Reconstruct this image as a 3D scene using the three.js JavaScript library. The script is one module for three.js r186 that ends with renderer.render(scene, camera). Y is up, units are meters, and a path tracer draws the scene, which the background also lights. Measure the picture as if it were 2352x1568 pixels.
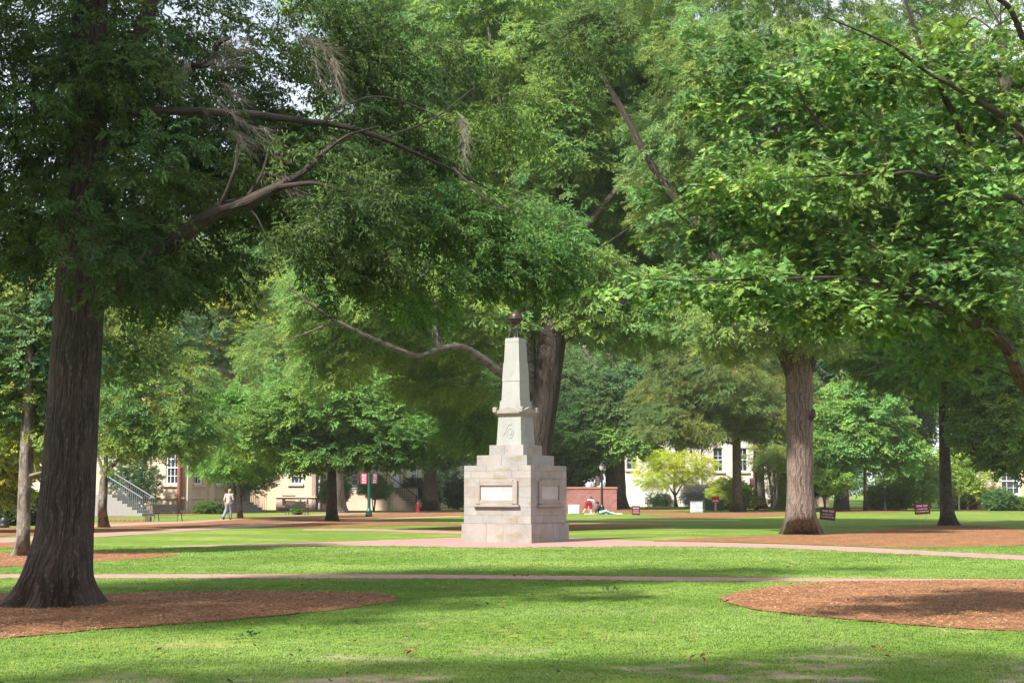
import * as THREE from 'three';
import { mergeGeometries, mergeVertices } from 'three/addons/utils/BufferGeometryUtils.js';
import { RoundedBoxGeometry } from 'three/addons/geometries/RoundedBoxGeometry.js';
import { MarchingCubes } from 'three/addons/objects/MarchingCubes.js';

// ---------- camera, sky, sun, exposure ----------
const scene = new THREE.Scene();
const FOC = 3491, CX = 1176, CY = 784, EYE = 1.6;           // a 53 mm lens, measured on a 2352 x 1568 view of the place
const PITCH = Math.atan(341.5 / FOC);
const camera = new THREE.PerspectiveCamera(2 * Math.atan(CY / FOC) * 180 / Math.PI, 1024 / 682, 0.1, 900);
camera.position.set(0, EYE, 0);
camera.rotation.set(PITCH, 0, 0);
scene.fog = new THREE.FogExp2(0xe6ece0, 0.0002);
const renderer = new THREE.WebGLRenderer({ antialias: true });
renderer.setSize(1024, 682);
renderer.toneMapping = THREE.LinearToneMapping;
renderer.toneMappingExposure = 3.0;
renderer.shadowMap.enabled = true;
const SUN = new THREE.Vector3(-0.5, 0.76, 0.5).normalize();
const sun = new THREE.DirectionalLight(new THREE.Color(1.0, 0.95, 0.86), 4.2);
sun.position.copy(SUN).multiplyScalar(120).add(new THREE.Vector3(0, 0, -60));
sun.target.position.set(0, 0, -60);
sun.castShadow = true;
sun.shadow.radius = 4.5;
sun.shadow.mapSize.set(4096, 4096);
Object.assign(sun.shadow.camera, { left: -90, right: 90, top: 90, bottom: -90, near: 1, far: 320 });
scene.add(sun, sun.target);

// ---------- numbers ----------
function RNG(s) { let a = s >>> 0; return () => { a = (a + 0x6D2B79F5) >>> 0; let t = a; t = Math.imul(t ^ (t >>> 15), t | 1); t ^= t + Math.imul(t ^ (t >>> 7), t | 61); return ((t ^ (t >>> 14)) >>> 0) / 4294967296; }; }
const V = (x, y, z) => new THREE.Vector3(x, y, z);
const lerp = (a, b, t) => a + (b - a) * t, clamp = (x, a, b) => Math.min(b, Math.max(a, x));
const smooth = (a, b, x) => { const t = clamp((x - a) / (b - a), 0, 1); return t * t * (3 - 2 * t); };
function hash3(x, y, z) { let h = Math.imul(x, 374761393) ^ Math.imul(y, 668265263) ^ Math.imul(z, 2147483647 ^ 0x5bd1e995); h = Math.imul(h ^ (h >>> 13), 1274126177); return ((h ^ (h >>> 16)) >>> 0) / 4294967296; }
function vnoise(x, y, z, p = 0) {
  const X = Math.floor(x), Y = Math.floor(y), Z = Math.floor(z), u = x - X, v = y - Y, w = z - Z;
  const fu = u * u * (3 - 2 * u), fv = v * v * (3 - 2 * v), fw = w * w * (3 - 2 * w), m = (a) => p ? ((a % p) + p) % p : a;
  let r = 0;
  for (let i = 0; i < 8; i++) { const a = i & 1, b = (i >> 1) & 1, c = i >> 2; r += (a ? fu : 1 - fu) * (b ? fv : 1 - fv) * (c ? fw : 1 - fw) * hash3(m(X + a), m(Y + b), Z + c); }
  return r;
}
function fbm(x, y, z, oct = 4, p = 0) { let s = 0, a = 0.5, n = 0; for (let i = 0; i < oct; i++) { s += a * vnoise(x, y, z + i * 17, p); n += a; x *= 2; y *= 2; p *= 2; a *= 0.5; } return s / n; }
// a point of the view (2352 x 1568) on the ground, or at a depth d along the lens axis
const cp = Math.cos(PITCH), sp = Math.sin(PITCH);
function ray(x, y) { const a = (x - CX) / FOC, b = -(y - CY) / FOC; return V(a, b * cp + sp, b * sp - cp); }
function G(x, y) { const r = ray(x, y); return V(0, EYE, 0).addScaledVector(r, -EYE / r.y).setY(0); }
function D(x, y, d) { const r = ray(x, y); return V(0, EYE, 0).addScaledVector(r, d / -r.z); }

{ // sky: thin bright cloud over pale blue
  const w = 1024, h = 512, data = new Float32Array(w * h * 4);
  for (let j = 0; j < h; j++) for (let i = 0; i < w; i++) {
    const el = (j + 0.5) / h * Math.PI - Math.PI / 2, az = (i + 0.5) / w * 2 * Math.PI;
    const x = Math.cos(el) * Math.cos(az), y = Math.sin(el), z = Math.cos(el) * Math.sin(az);
    const k = 1 / (0.35 + Math.abs(y));
    const c = smooth(0.36, 0.6, fbm(x * k * 1.6 + 9, y * 3 + 5, z * k * 1.6 + 3, 5)), up = clamp(y, 0, 1);
    let r = lerp(0.40, 0.22, Math.sqrt(up)), g = lerp(0.43, 0.29, Math.sqrt(up)), b = lerp(0.48, 0.42, Math.sqrt(up));
    r = lerp(r, 0.50, c); g = lerp(g, 0.52, c); b = lerp(b, 0.56, c);
    if (y < 0) { r = 0.12; g = 0.13; b = 0.11; }
    data.set([r * 0.9, g * 0.9, b * 0.9, 1], (j * w + i) * 4);
  }
  const t = new THREE.DataTexture(data, w, h, THREE.RGBAFormat, THREE.FloatType);
  t.mapping = THREE.EquirectangularReflectionMapping; t.magFilter = THREE.LinearFilter; t.minFilter = THREE.LinearFilter; t.needsUpdate = true;
  scene.background = t; scene.environment = t;
}

// ---------- naming ----------
const used = new Map();
function numbered(n) { const k = used.get(n) || 0; used.set(n, k + 1); return k ? n + '_' + String(k).padStart(3, '0') : n; }
function tag(o, label, category, group, kind) { o.userData.label = label; if (category) o.userData.category = category; if (group) o.userData.group = group; if (kind) o.userData.kind = kind; return o; }
function thing(name, label, category, pos, turn = 0, group) {
  const o = new THREE.Group(); o.name = numbered(name); o.position.copy(pos); o.rotation.y = turn; scene.add(o);
  return tag(o, label, category, group);
}
function part(parent, name, geo, mat, label) {
  const list = Array.isArray(geo) ? geo : [geo];
  const g = list.length > 1 ? mergeGeometries(list.map((q) => { const r = q.index ? q.toNonIndexed() : q; for (const k of Object.keys(r.attributes)) if (!['position', 'normal', 'uv'].includes(k)) r.deleteAttribute(k); return r; })) : list[0];
  const m = new THREE.Mesh(g, mat); m.name = name; m.castShadow = m.receiveShadow = true; parent.add(m);
  if (label) m.userData.label = label;
  return m;
}
function structure(name, geo, mat, label) { const m = new THREE.Mesh(geo, mat); m.name = numbered(name); m.userData.kind = 'structure'; if (label) m.userData.label = label; m.castShadow = m.receiveShadow = true; scene.add(m); return m; }

// ---------- textures and materials ----------
function tex(w, h, f, srgb = true) {
  const d = new Uint8Array(w * h * 4);
  for (let j = 0; j < h; j++) for (let i = 0; i < w; i++) { const c = f(i / w, j / h, i, j), o = (j * w + i) * 4; for (let k = 0; k < 3; k++) d[o + k] = clamp(c[k], 0, 1) * 255; d[o + 3] = 255; }
  const t = new THREE.DataTexture(d, w, h); t.wrapS = t.wrapT = THREE.RepeatWrapping; t.magFilter = THREE.LinearFilter; t.minFilter = THREE.LinearMipmapLinearFilter; t.generateMipmaps = true;
  if (srgb) t.colorSpace = THREE.SRGBColorSpace; t.needsUpdate = true; return t;
}
const S = (l) => l <= 0 ? 0 : l < 0.0031308 ? l * 12.92 : 1.055 * Math.pow(l, 1 / 2.4) - 0.055;   // linear -> sRGB
const rgb = (r, g, b) => new THREE.Color().setRGB(r, g, b);
function rep(t, sx, sy) { const c = t.clone(); c.repeat.set(sx, sy); c.needsUpdate = true; return c; }
const std = (c, r = 0.85, o = {}) => new THREE.MeshStandardMaterial({ color: c, roughness: r, side: THREE.DoubleSide, ...o });

const grassTex = tex(2048, 2048, (u, v) => {           // covers 16 m
  const big = fbm(u * 8, v * 8, 1, 4, 8), mid = fbm(u * 64, v * 64, 5, 3, 64), fine = vnoise(u * 700, v * 700, 9, 700), f2 = vnoise(u * 330, v * 330, 12, 330);
  const k = 0.55 + 0.35 * big + 0.35 * (mid - 0.3) + 0.55 * (fine * 0.6 + f2 * 0.4 - 0.4), y = smooth(0.45, 0.75, big) * 0.35 + smooth(0.55, 0.8, mid) * 0.25;
  return [S(0.118 * k * (1 + y)), S(0.19 * k * (1 + 0.25 * y)), S(0.03 * k * (1 + 0.6 * y))];
});
const mulchTex = tex(1024, 1024, (u, v) => {           // covers 3 m: needles and bark shreds
  const a = fbm(u * 12, v * 12, 2, 3, 12), b = vnoise(u * 170, v * 60, 7, 170), c = vnoise(u * 60, v * 190, 4, 190), e = vnoise(u * 320, v * 320, 8, 320);
  const k = 0.35 + 0.5 * a + 0.75 * (Math.max(b, c) - 0.45) + 0.35 * (e - 0.5), w = smooth(0.72, 0.95, e * 0.5 + b * 0.5);
  return [S(0.26 * k + w * 0.12), S(0.125 * k + w * 0.09), S(0.06 * k + w * 0.06)];
});
const mulchBump = tex(512, 512, (u, v) => { const q = Math.max(vnoise(u * 90, v * 36, 7, 90), vnoise(u * 36, v * 100, 4, 100)); return [q, q, q]; }, false);
const brickTex = tex(1024, 1024, (u, v) => {           // covers 2 m: running bond pavers 0.2 x 0.1 m
  const rw = v * 20, row = Math.floor(rw), cx = u * 10 + (row & 1) * 0.5, col = Math.floor(cx), fx = cx - col, fy = rw - row;
  const joint = Math.min(Math.min(fx, 1 - fx) * 2, Math.min(fy, 1 - fy)) < 0.06, h = hash3(((col % 10) + 10) % 10, row, 3), n = fbm(u * 40, v * 40, 3, 3, 40), big = fbm(u * 4, v * 4, 6, 3, 4);
  if (joint) return [S(0.22), S(0.17), S(0.15)];
  const k = 0.75 + 0.35 * h + 0.4 * (n - 0.5) + 0.4 * (big - 0.5);
  return [S(0.37 * k), S(0.165 * k), S(0.15 * k)];
});
const brickBump = tex(512, 512, (u, v) => { const rw = v * 20, row = Math.floor(rw), cx = u * 10 + (row & 1) * 0.5, fx = cx - Math.floor(cx), fy = rw - row, q = smooth(0.02, 0.1, Math.min(Math.min(fx, 1 - fx) * 2, Math.min(fy, 1 - fy))); return [q, q, q]; }, false);
function barkTex(cr, cg, cb, vs, hs, light) {            // covers 1 m x 1 m; fissures run up the trunk
  return tex(512, 512, (u, v) => {
    const wob = (fbm(u * 6, v * 4, 3, 3, 6) - 0.5) * 0.12, r = vnoise((u + wob) * vs, v * hs, 4, vs), r2 = vnoise((u + wob) * vs * 2, v * hs * 2, 8, vs * 2), e = fbm(u * 40, v * 24, 9, 2, 40);
    const f = smooth(0.28, 0.62, r * 0.6 + r2 * 0.4), k = lerp(0.38, 1, f) * (0.7 + 0.6 * e), li = smooth(0.66, 0.8, r2 * 0.5 + e * 0.5) * light;
    return [S(cr * k + li), S(cg * k + li), S(cb * k + li * 0.92)];
  });
}
function barkBumpTex(vs, hs) { return tex(512, 512, (u, v) => { const wob = (fbm(u * 6, v * 4, 3, 3, 6) - 0.5) * 0.12, r = vnoise((u + wob) * vs, v * hs, 4, vs), r2 = vnoise((u + wob) * vs * 2, v * hs * 2, 8, vs * 2), q = smooth(0.2, 0.7, r * 0.6 + r2 * 0.4); return [q, q, q]; }, false); }
const bb1 = barkBumpTex(34, 3);
const barkDark = new THREE.MeshStandardMaterial({ map: barkTex(0.052, 0.035, 0.027, 34, 3, 0.04), bumpMap: bb1, bumpScale: 0.02, roughness: 0.95 });
const barkGrey = new THREE.MeshStandardMaterial({ map: barkTex(0.14, 0.1, 0.08, 34, 2, 0.04), bumpMap: bb1, bumpScale: 0.015, roughness: 0.95 });
const barkPale = new THREE.MeshStandardMaterial({ map: barkTex(0.15, 0.122, 0.1, 10, 3, 0.06), bumpMap: bb1, bumpScale: 0.006, roughness: 0.9 });
const barkBlack = new THREE.MeshStandardMaterial({ map: barkTex(0.085, 0.062, 0.05, 20, 6, 0.02), bumpMap: bb1, bumpScale: 0.012, roughness: 0.95 });
const barkLichen = new THREE.MeshStandardMaterial({ map: barkTex(0.1, 0.085, 0.07, 14, 6, 0.08), bumpMap: bb1, bumpScale: 0.012, roughness: 0.95 });

// ---------- ground, beds, paths ----------
function dryness(x, z) {                                 // worn sandy turf in front
  const f = smooth(-16.8, -13.2, z) * smooth(-7, -1.5, x) * 1.0;
  const n = fbm(x * 0.9 + 40, z * 1.3 + 7, 3, 4), m = fbm(x * 3 + 3, z * 3.6, 9, 4) * 0.6 + 0.4 * vnoise(x * 4.1 + 9, z * 4.1, 21);
  return clamp(smooth(0.5, 0.7, n) * f * 1.25 * smooth(0.36, 0.62, m) + smooth(0.62, 0.8, n) * 0.25, 0, 1);
}
{
  const xs = [], zs = [];
  for (let x = -400; x < -40; x += 30) xs.push(x); for (let x = -40; x < -9; x += 2) xs.push(x); for (let x = -9; x < 9; x += 0.14) xs.push(x); for (let x = 9; x < 40; x += 2) xs.push(x); for (let x = 40; x <= 400; x += 30) xs.push(x);
  for (let z = 60; z > -10; z -= 5) zs.push(z); for (let z = -10; z > -24; z -= 0.12) zs.push(z); for (let z = -24; z > -60; z -= 1) zs.push(z); for (let z = -60; z >= -600; z -= 20) zs.push(z);
  const nx = xs.length, nz = zs.length, pos = [], uv = [], col = [], idx = [], nor = [];
  for (const z of zs) for (const x of xs) {
    pos.push(x, 0, z); nor.push(0, 1, 0); uv.push(x / 16, z / 16);
    const q = dryness(x, z); col.push(lerp(1, 2.1, q), lerp(1, 1.15, q), lerp(1, 4.6, q));
  }
  for (let j = 0; j + 1 < nz; j++) for (let i = 0; i + 1 < nx; i++) { const a = j * nx + i, b = a + 1, c = a + nx, d = c + 1; idx.push(a, b, d, a, d, c); }
  const g = new THREE.BufferGeometry(); g.setAttribute('position', new THREE.Float32BufferAttribute(pos, 3)); g.setAttribute('normal', new THREE.Float32BufferAttribute(nor, 3)); g.setAttribute('uv', new THREE.Float32BufferAttribute(uv, 2)); g.setAttribute('color', new THREE.Float32BufferAttribute(col, 3)); g.setIndex(idx);
  structure('ground', g, new THREE.MeshPhysicalMaterial({ map: grassTex, vertexColors: true, roughness: 1, specularIntensity: 0.15, side: THREE.DoubleSide }), 'bright green mown lawn with worn sandy patches in front');
}
// a closed outline on the ground, given as view points; optional softly uneven border
function sheetGeo(pts, y, scale, wob = 0.0, seed = 1) {
  const c = new THREE.CatmullRomCurve3(pts, true, 'catmullrom', 0.25), n = Math.max(60, pts.length * 14), sh = new THREE.Shape();
  for (let i = 0; i < n; i++) { const p = c.getPoint(i / n), k = wob * (fbm(p.x * 2.2 + seed, p.z * 2.2, seed, 3) - 0.5) * 2, q = wob * (fbm(p.x * 2.2, p.z * 2.2 + 50, seed, 3) - 0.5) * 2; i ? sh.lineTo(p.x + k, -(p.z + q)) : sh.moveTo(p.x + k, -(p.z + q)); }
  const g = new THREE.ShapeGeometry(sh); g.rotateX(-Math.PI / 2); g.translate(0, y, 0);
  const p = g.attributes.position, uv = g.attributes.uv; for (let i = 0; i < p.count; i++) uv.setXY(i, p.getX(i) / scale, p.getZ(i) / scale);
  return g;
}
const pathMat = new THREE.MeshStandardMaterial({ map: brickTex, bumpMap: brickBump, bumpScale: 0.003, roughness: 0.85, side: THREE.DoubleSide });
const mulchMat = new THREE.MeshPhysicalMaterial({ specularIntensity: 0.2, map: mulchTex, bumpMap: mulchBump, bumpScale: 0.03, roughness: 1, side: THREE.DoubleSide });
// a strip path: view points of its far and near edges
const walks = [];
function strip(name, far, near, y, label) {
  const N = 90, cf = new THREE.CatmullRomCurve3(far.map((p) => G(...p)), false, 'catmullrom', 0.2), cn = new THREE.CatmullRomCurve3(near.map((p) => G(...p)), false, 'catmullrom', 0.2), pos = [], nor = [], uv = [], idx = [];
  for (let i = 0; i <= N; i++) for (const c of [cf, cn]) { const p = c.getPoint(i / N); pos.push(p.x, y, p.z); nor.push(0, 1, 0); uv.push(p.x / 2, p.z / 2); }
  for (let i = 0; i < N; i++) { const a = i * 2; idx.push(a, a + 1, a + 3, a, a + 3, a + 2); }
  walks.push([...cf.getPoints(60), ...cn.getPoints(60).reverse()]);
  const g = new THREE.BufferGeometry(); g.setAttribute('position', new THREE.Float32BufferAttribute(pos, 3)); g.setAttribute('normal', new THREE.Float32BufferAttribute(nor, 3)); g.setAttribute('uv', new THREE.Float32BufferAttribute(uv, 2)); g.setIndex(idx);
  return structure(name, g, pathMat, label);
}
strip('path', [[-300, 1319], [0, 1319], [520, 1319], [1010, 1320], [1560, 1325], [1900, 1328], [2352, 1331], [2700, 1334]], [[-300, 1327], [0, 1327], [520, 1328], [1010, 1329], [1560, 1334], [1900, 1335], [2352, 1339], [2700, 1342]], 0.004, 'straight pink brick path across the lawn in front of the monument');
strip('path', [[360, 1255], [550, 1250], [780, 1244], [1060, 1234], [1180, 1231], [1320, 1236], [1480, 1242], [1660, 1246.5], [1800, 1250.5], [1930, 1255], [2110, 1264], [2352, 1276], [2700, 1294]], [[360, 1256.5], [550, 1254], [780, 1252], [1060, 1257], [1180, 1258], [1320, 1256], [1480, 1255], [1660, 1256], [1800, 1259], [1930, 1265], [2110, 1274], [2352, 1286], [2700, 1306]], 0.004, 'pink brick paving widening round the foot of the monument');
strip('path', [[-200, 1240], [0, 1236], [225, 1224.5], [460, 1211], [552, 1204.5], [700, 1198.5], [830, 1192.5], [950, 1187.5], [1060, 1184]], [[-200, 1251], [0, 1246], [225, 1233], [460, 1217], [552, 1212], [700, 1204], [830, 1195.5], [950, 1190], [1060, 1186]], 0.004, 'pink brick path running back past the left side trees');
strip('path', [[-200, 1226], [225, 1204], [330, 1200], [460, 1195], [552, 1189], [643, 1184], [780, 1179], [900, 1175], [1060, 1171]], [[-200, 1232], [225, 1210], [330, 1205], [460, 1199.5], [552, 1192.5], [643, 1187], [780, 1181.5], [900, 1177], [1060, 1172.5]], 0.004, 'narrow brick walk along the benches and buildings');
strip('path', [[700, 1215], [850, 1215], [970, 1217], [1062, 1221]], [[690, 1218], [850, 1219], [970, 1223], [1062, 1226]], 0.004, 'short pink path meeting the paving behind the monument');
strip('path', [[1290, 1193], [1500, 1193.3], [1700, 1194]], [[1290, 1195.3], [1500, 1195.6], [1700, 1195.4]], 0.004, 'thin pale path across the far lawn right of the monument');
const lobe = (pts) => pts.map((p) => G(...p));
const ell = (c, rx, rz) => { const o = []; for (let i = 0; i < 14; i++) { const a = i / 14 * 2 * Math.PI; o.push(V(c.x + Math.cos(a) * rx, 0, c.z + Math.sin(a) * rz)); } return o; };
const beds = [];
function bed(pts, label, y = 0.012, chips = 0) { const m = structure('mulch_bed', sheetGeo(pts, y, 3, 0.12, beds.length + 1), mulchMat, label); m.userData.category = 'mulch bed'; beds.push({ pts, m, chips }); return m; }
bed(lobe([[-160, 1362], [200, 1366], [330, 1362], [460, 1359], [560, 1357.5], [680, 1358.5], [800, 1360.5], [870, 1364], [906, 1371], [912, 1376], [890, 1384], [830, 1393], [720, 1406], [560, 1423], [400, 1435], [200, 1450], [0, 1468], [-200, 1492], [-700, 1450], [-560, 1390]]), 'red brown mulch bed under the big dark tree', 0.014, 9000);
bed(lobe([[1652, 1376], [1690, 1362], [1760, 1349], [1850, 1341], [1960, 1336], [2120, 1334], [2352, 1334], [2700, 1340], [3200, 1368], [3100, 1420], [2700, 1450], [2352, 1450], [2180, 1443], [2020, 1430], [1850, 1415], [1740, 1403], [1680, 1390]]), 'rounded red brown mulch bed on the right in front', 0.014, 8000);
bed(lobe([[-200, 1272], [60, 1269.5], [200, 1267.5], [300, 1268], [380, 1270], [412, 1274], [380, 1279], [300, 1285], [200, 1292], [60, 1300], [-100, 1306], [-300, 1296]]), 'sunny orange mulch bed round the slim pale trunk', 0.012, 2600);
bed(lobe([[-150, 1250], [40, 1247], [80, 1249], [40, 1259], [-150, 1263]]), 'small mulch patch by the left edge path');
bed(lobe([[-100, 1208], [40, 1212], [225, 1211], [330, 1206], [460, 1200.5], [552, 1193.5], [700, 1187], [790, 1183], [900, 1178], [1062, 1174], [1062, 1183], [950, 1186], [830, 1191.5], [700, 1197.5], [552, 1203], [460, 1209], [330, 1216.5], [225, 1222], [0, 1232], [-100, 1236]]), 'long mulch strip between the two left paths');
bed(lobe([[590, 1212], [680, 1203], [760, 1196.5], [840, 1198], [960, 1198], [1058, 1203], [1058, 1207], [960, 1206], [840, 1209], [740, 1211.5], [660, 1213]]), 'dark mulch patch round the medium green tree');
bed(lobe([[985, 1212], [1100, 1209.5], [1200, 1209], [1300, 1203], [1420, 1204.5], [1520, 1205], [1545, 1208], [1420, 1213], [1300, 1218.5], [1200, 1219], [1062, 1218]]), 'dark mulch strip behind the monument');
bed(lobe([[1465, 1183], [1560, 1179.5], [1650, 1177], [1770, 1177], [1850, 1178.5], [1800, 1184], [1690, 1188], [1560, 1188.5]]), 'mulch strip round the slim trunk right of the monument');
bed(lobe([[1700, 1171], [1745, 1167.5], [1830, 1168], [1870, 1170.5], [1790, 1173]]), 'far mulch patch under the second slim trunk');
bed(lobe([[1250, 1171.5], [1340, 1168.5], [1440, 1169.5], [1560, 1173], [1600, 1176.5], [1500, 1178], [1380, 1178], [1270, 1178]]), 'mulch round the thick trunk near the picnic');
bed(lobe([[1500, 1243], [1600, 1236], [1700, 1233], [1800, 1229], [1890, 1225], [1990, 1219], [2060, 1214], [2130, 1208.5], [2200, 1206.5], [2290, 1210], [2352, 1218], [2480, 1230], [2400, 1250], [2200, 1257], [2060, 1258], [1940, 1254], [1800, 1249], [1660, 1245]]), 'broad mulch bed joining the two trunks on the right', 0.012, 3000);
bed(lobe([[1870, 1170.5], [1960, 1169], [2040, 1171], [2110, 1173.5], [2040, 1177], [1900, 1176], [1850, 1174]]), 'thin orange mulch line along the far lawn');
bed(lobe([[2180, 1171], [2240, 1169.5], [2290, 1171.5], [2240, 1174]]), 'thin orange mulch edge below the right hand shrubs');
bed(lobe([[210, 1182], [420, 1180], [640, 1173], [860, 1170], [940, 1171], [860, 1173], [640, 1176.5], [420, 1183], [210, 1186.5]]), 'mulch edge along the building foot');
// ---------- small ground matter: needles and bark shreds on the beds, grass on the lawn, fallen leaves ----------
function inside(pts, x, z) { let r = false; for (let i = 0, j = pts.length - 1; i < pts.length; j = i++) { const a = pts[i], b = pts[j]; if ((a.z > z) !== (b.z > z) && x < (b.x - a.x) * (z - a.z) / (b.z - a.z) + a.x) r = !r; } return r; }
const inView = (x, z, m = 1) => z < -9 && Math.abs(x) < -z * 0.345 + m;
function instanced(parent, name, geo, mat, mats, cols) {
  const m = new THREE.InstancedMesh(geo, mat, mats.length); m.name = name; m.castShadow = m.receiveShadow = true; m.userData.kind = 'stuff';
  for (let i = 0; i < mats.length; i++) { m.setMatrixAt(i, mats[i]); if (cols) m.setColorAt(i, cols[i]); }
  parent.add(m); return m;
}
function trisGeo(list) { // list of {p:[9 numbers], c:[r,g,b]}
  const pos = [], col = []; for (const t of list) { pos.push(...t.p); for (let k = 0; k < 3; k++) col.push(...t.c); }
  const g = new THREE.BufferGeometry(); g.setAttribute('position', new THREE.Float32BufferAttribute(pos, 3)); g.setAttribute('color', new THREE.Float32BufferAttribute(col, 3)); g.computeVertexNormals(); return g;
}
const M4 = (p, q, s) => new THREE.Matrix4().compose(p, q, s instanceof THREE.Vector3 ? s : V(s, s, s));
const EUL = (x, y, z, o = 'YXZ') => new THREE.Quaternion().setFromEuler(new THREE.Euler(x, y, z, o));
{
  const r = RNG(77), chip = trisGeo([
    { p: [-0.5, 0, -0.1, 0.0, 0.08, -0.12, 0.0, 0.09, 0.12], c: [1, 1, 1] }, { p: [-0.5, 0, -0.1, 0.0, 0.09, 0.12, -0.45, 0.02, 0.1], c: [1, 1, 1] },
    { p: [0.0, 0.08, -0.12, 0.5, -0.02, -0.03, 0.0, 0.09, 0.12], c: [1, 1, 1] }]);
  const mat = std(rgb(1, 1, 1), 0.95, { vertexColors: true });
  for (const b of beds) if (b.chips) {
    const xs = b.pts.map((p) => p.x), zs = b.pts.map((p) => p.z), x0 = Math.min(...xs), x1 = Math.max(...xs), z0 = Math.min(...zs), z1 = Math.max(...zs), ms = [], cs = [];
    for (let i = 0; i < b.chips * 20 && ms.length < b.chips * 1.6; i++) {
      const x = lerp(x0, x1, r()), z = lerp(z0, z1, r()); if (!inside(b.pts, x, z) || !inView(x, z, 0.6)) continue;
      const L = 0.035 + 0.075 * r() * r(); ms.push(M4(V(x, 0.02 + 0.018 * r(), z), EUL((r() - 0.5) * 0.5, r() * 6.28, (r() - 0.5) * 0.5), V(L, L * 0.5, 0.02 + 0.045 * r())));
      const k = 0.4 + 1.15 * r(), w = r() < 0.12 ? 0.12 : 0; cs.push(rgb(0.28 * k + w, 0.138 * k + w, 0.066 * k + w * 0.8));
    }
    instanced(b.m, 'bark_chips', chip, mat, ms, cs);
  }
}
const onBed = (x, z) => beds.some((b) => inside(b.pts, x, z));
{ // grass tufts: near lawn as blades, the far lawn is the ground's own grain
  const r = RNG(5), tufts = [];
  for (let k = 0; k < 4; k++) {
    const l = [];
    for (let i = 0; i < 34; i++) {
      const a = r() * 6.28, d = Math.sqrt(r()) * 0.085, x = Math.cos(a) * d, z = Math.sin(a) * d, h = 0.013 + 0.017 * r(), w = 0.0022 + 0.0018 * r(), la = r() * 6.28, lx = Math.cos(la) * h * (0.3 + 0.7 * r()), lz = Math.sin(la) * h * (0.3 + 0.7 * r()), wx = Math.cos(la + 1.57) * w, wz = Math.sin(la + 1.57) * w, q = 0.86 + 0.28 * r(), yl = r() < 0.08 ? 1.5 : 1, c = [q * yl, q * (yl > 1 ? 1.25 : 1), q * yl];
      l.push({ p: [x - wx, 0, z - wz, x + wx, 0, z + wz, x + lx * 0.4 + wx, h * 0.65, z + lz * 0.4 + wz], c }, { p: [x - wx, 0, z - wz, x + lx * 0.4 + wx, h * 0.65, z + lz * 0.4 + wz, x + lx * 0.4 - wx, h * 0.65, z + lz * 0.4 - wz], c }, { p: [x + lx * 0.4 - wx, h * 0.65, z + lz * 0.4 - wz, x + lx * 0.4 + wx, h * 0.65, z + lz * 0.4 + wz, x + lx, h, z + lz], c });
    }
    tufts.push(trisGeo(l));
  }
  const mat = new THREE.MeshPhysicalMaterial({ color: rgb(1, 1, 1), vertexColors: true, roughness: 0.95, specularIntensity: 0.3, transmission: 0.4, thickness: 0, side: THREE.DoubleSide });
  const pathA = (x, z) => walks.some((w) => inside(w, x, z));
  const grass = new THREE.Group(); grass.name = 'grass'; scene.add(grass); tag(grass, 'short bright green lawn grass blades in the near half of the lawn', 'grass', null, 'stuff');
  const ms = [[], [], [], []], cs = [[], [], [], []];
  for (let z = -11.5; z > -44; ) {
    const step = z > -24 ? 0.105 : z > -32 ? 0.14 : 0.2; const X = -z * 0.345 + 0.5;
    for (let x = -X; x < X; x += step) {
      const px = x + (r() - 0.5) * step * 1.4, pz = z + (r() - 0.5) * step * 1.4, q = dryness(px, pz);
      if (r() < q * 0.8 || onBed(px, pz) || pathA(px, pz)) continue;
      const k = Math.floor(r() * 4), s = (z > -24 ? 1 : z > -32 ? 1.15 : 1.45) * (0.75 + 0.55 * r()), n = fbm(px * 0.35 + 9, pz * 0.5, 2, 3), n2 = fbm(px * 1.6, pz * 1.6, 6, 3), v = 0.72 + 0.45 * n + 0.25 * (n2 - 0.4) , y = smooth(0.42, 0.7, n) * 0.5 + q * 1.2;
      ms[k].push(M4(V(px, 0, pz), EUL((r() - 0.5) * 0.2, r() * 6.28, (r() - 0.5) * 0.2), V(s, s * 0.62, s))); cs[k].push(rgb(0.16 * v * (1 + 0.6 * y), 0.28 * v * (1 + 0.2 * y), 0.044 * v * (1 + 1.2 * y)));
    }
    z -= step;
  }
  for (let k = 0; k < 4; k++) instanced(grass, 'grass_blades', tufts[k], mat, ms[k], cs[k]);
}
function project(x, z) { const dp = -EYE * sp - z * cp, up = -EYE * cp + z * sp; return [CX + FOC * x / dp, CY - FOC * up / dp]; } // ground point -> view point

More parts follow.
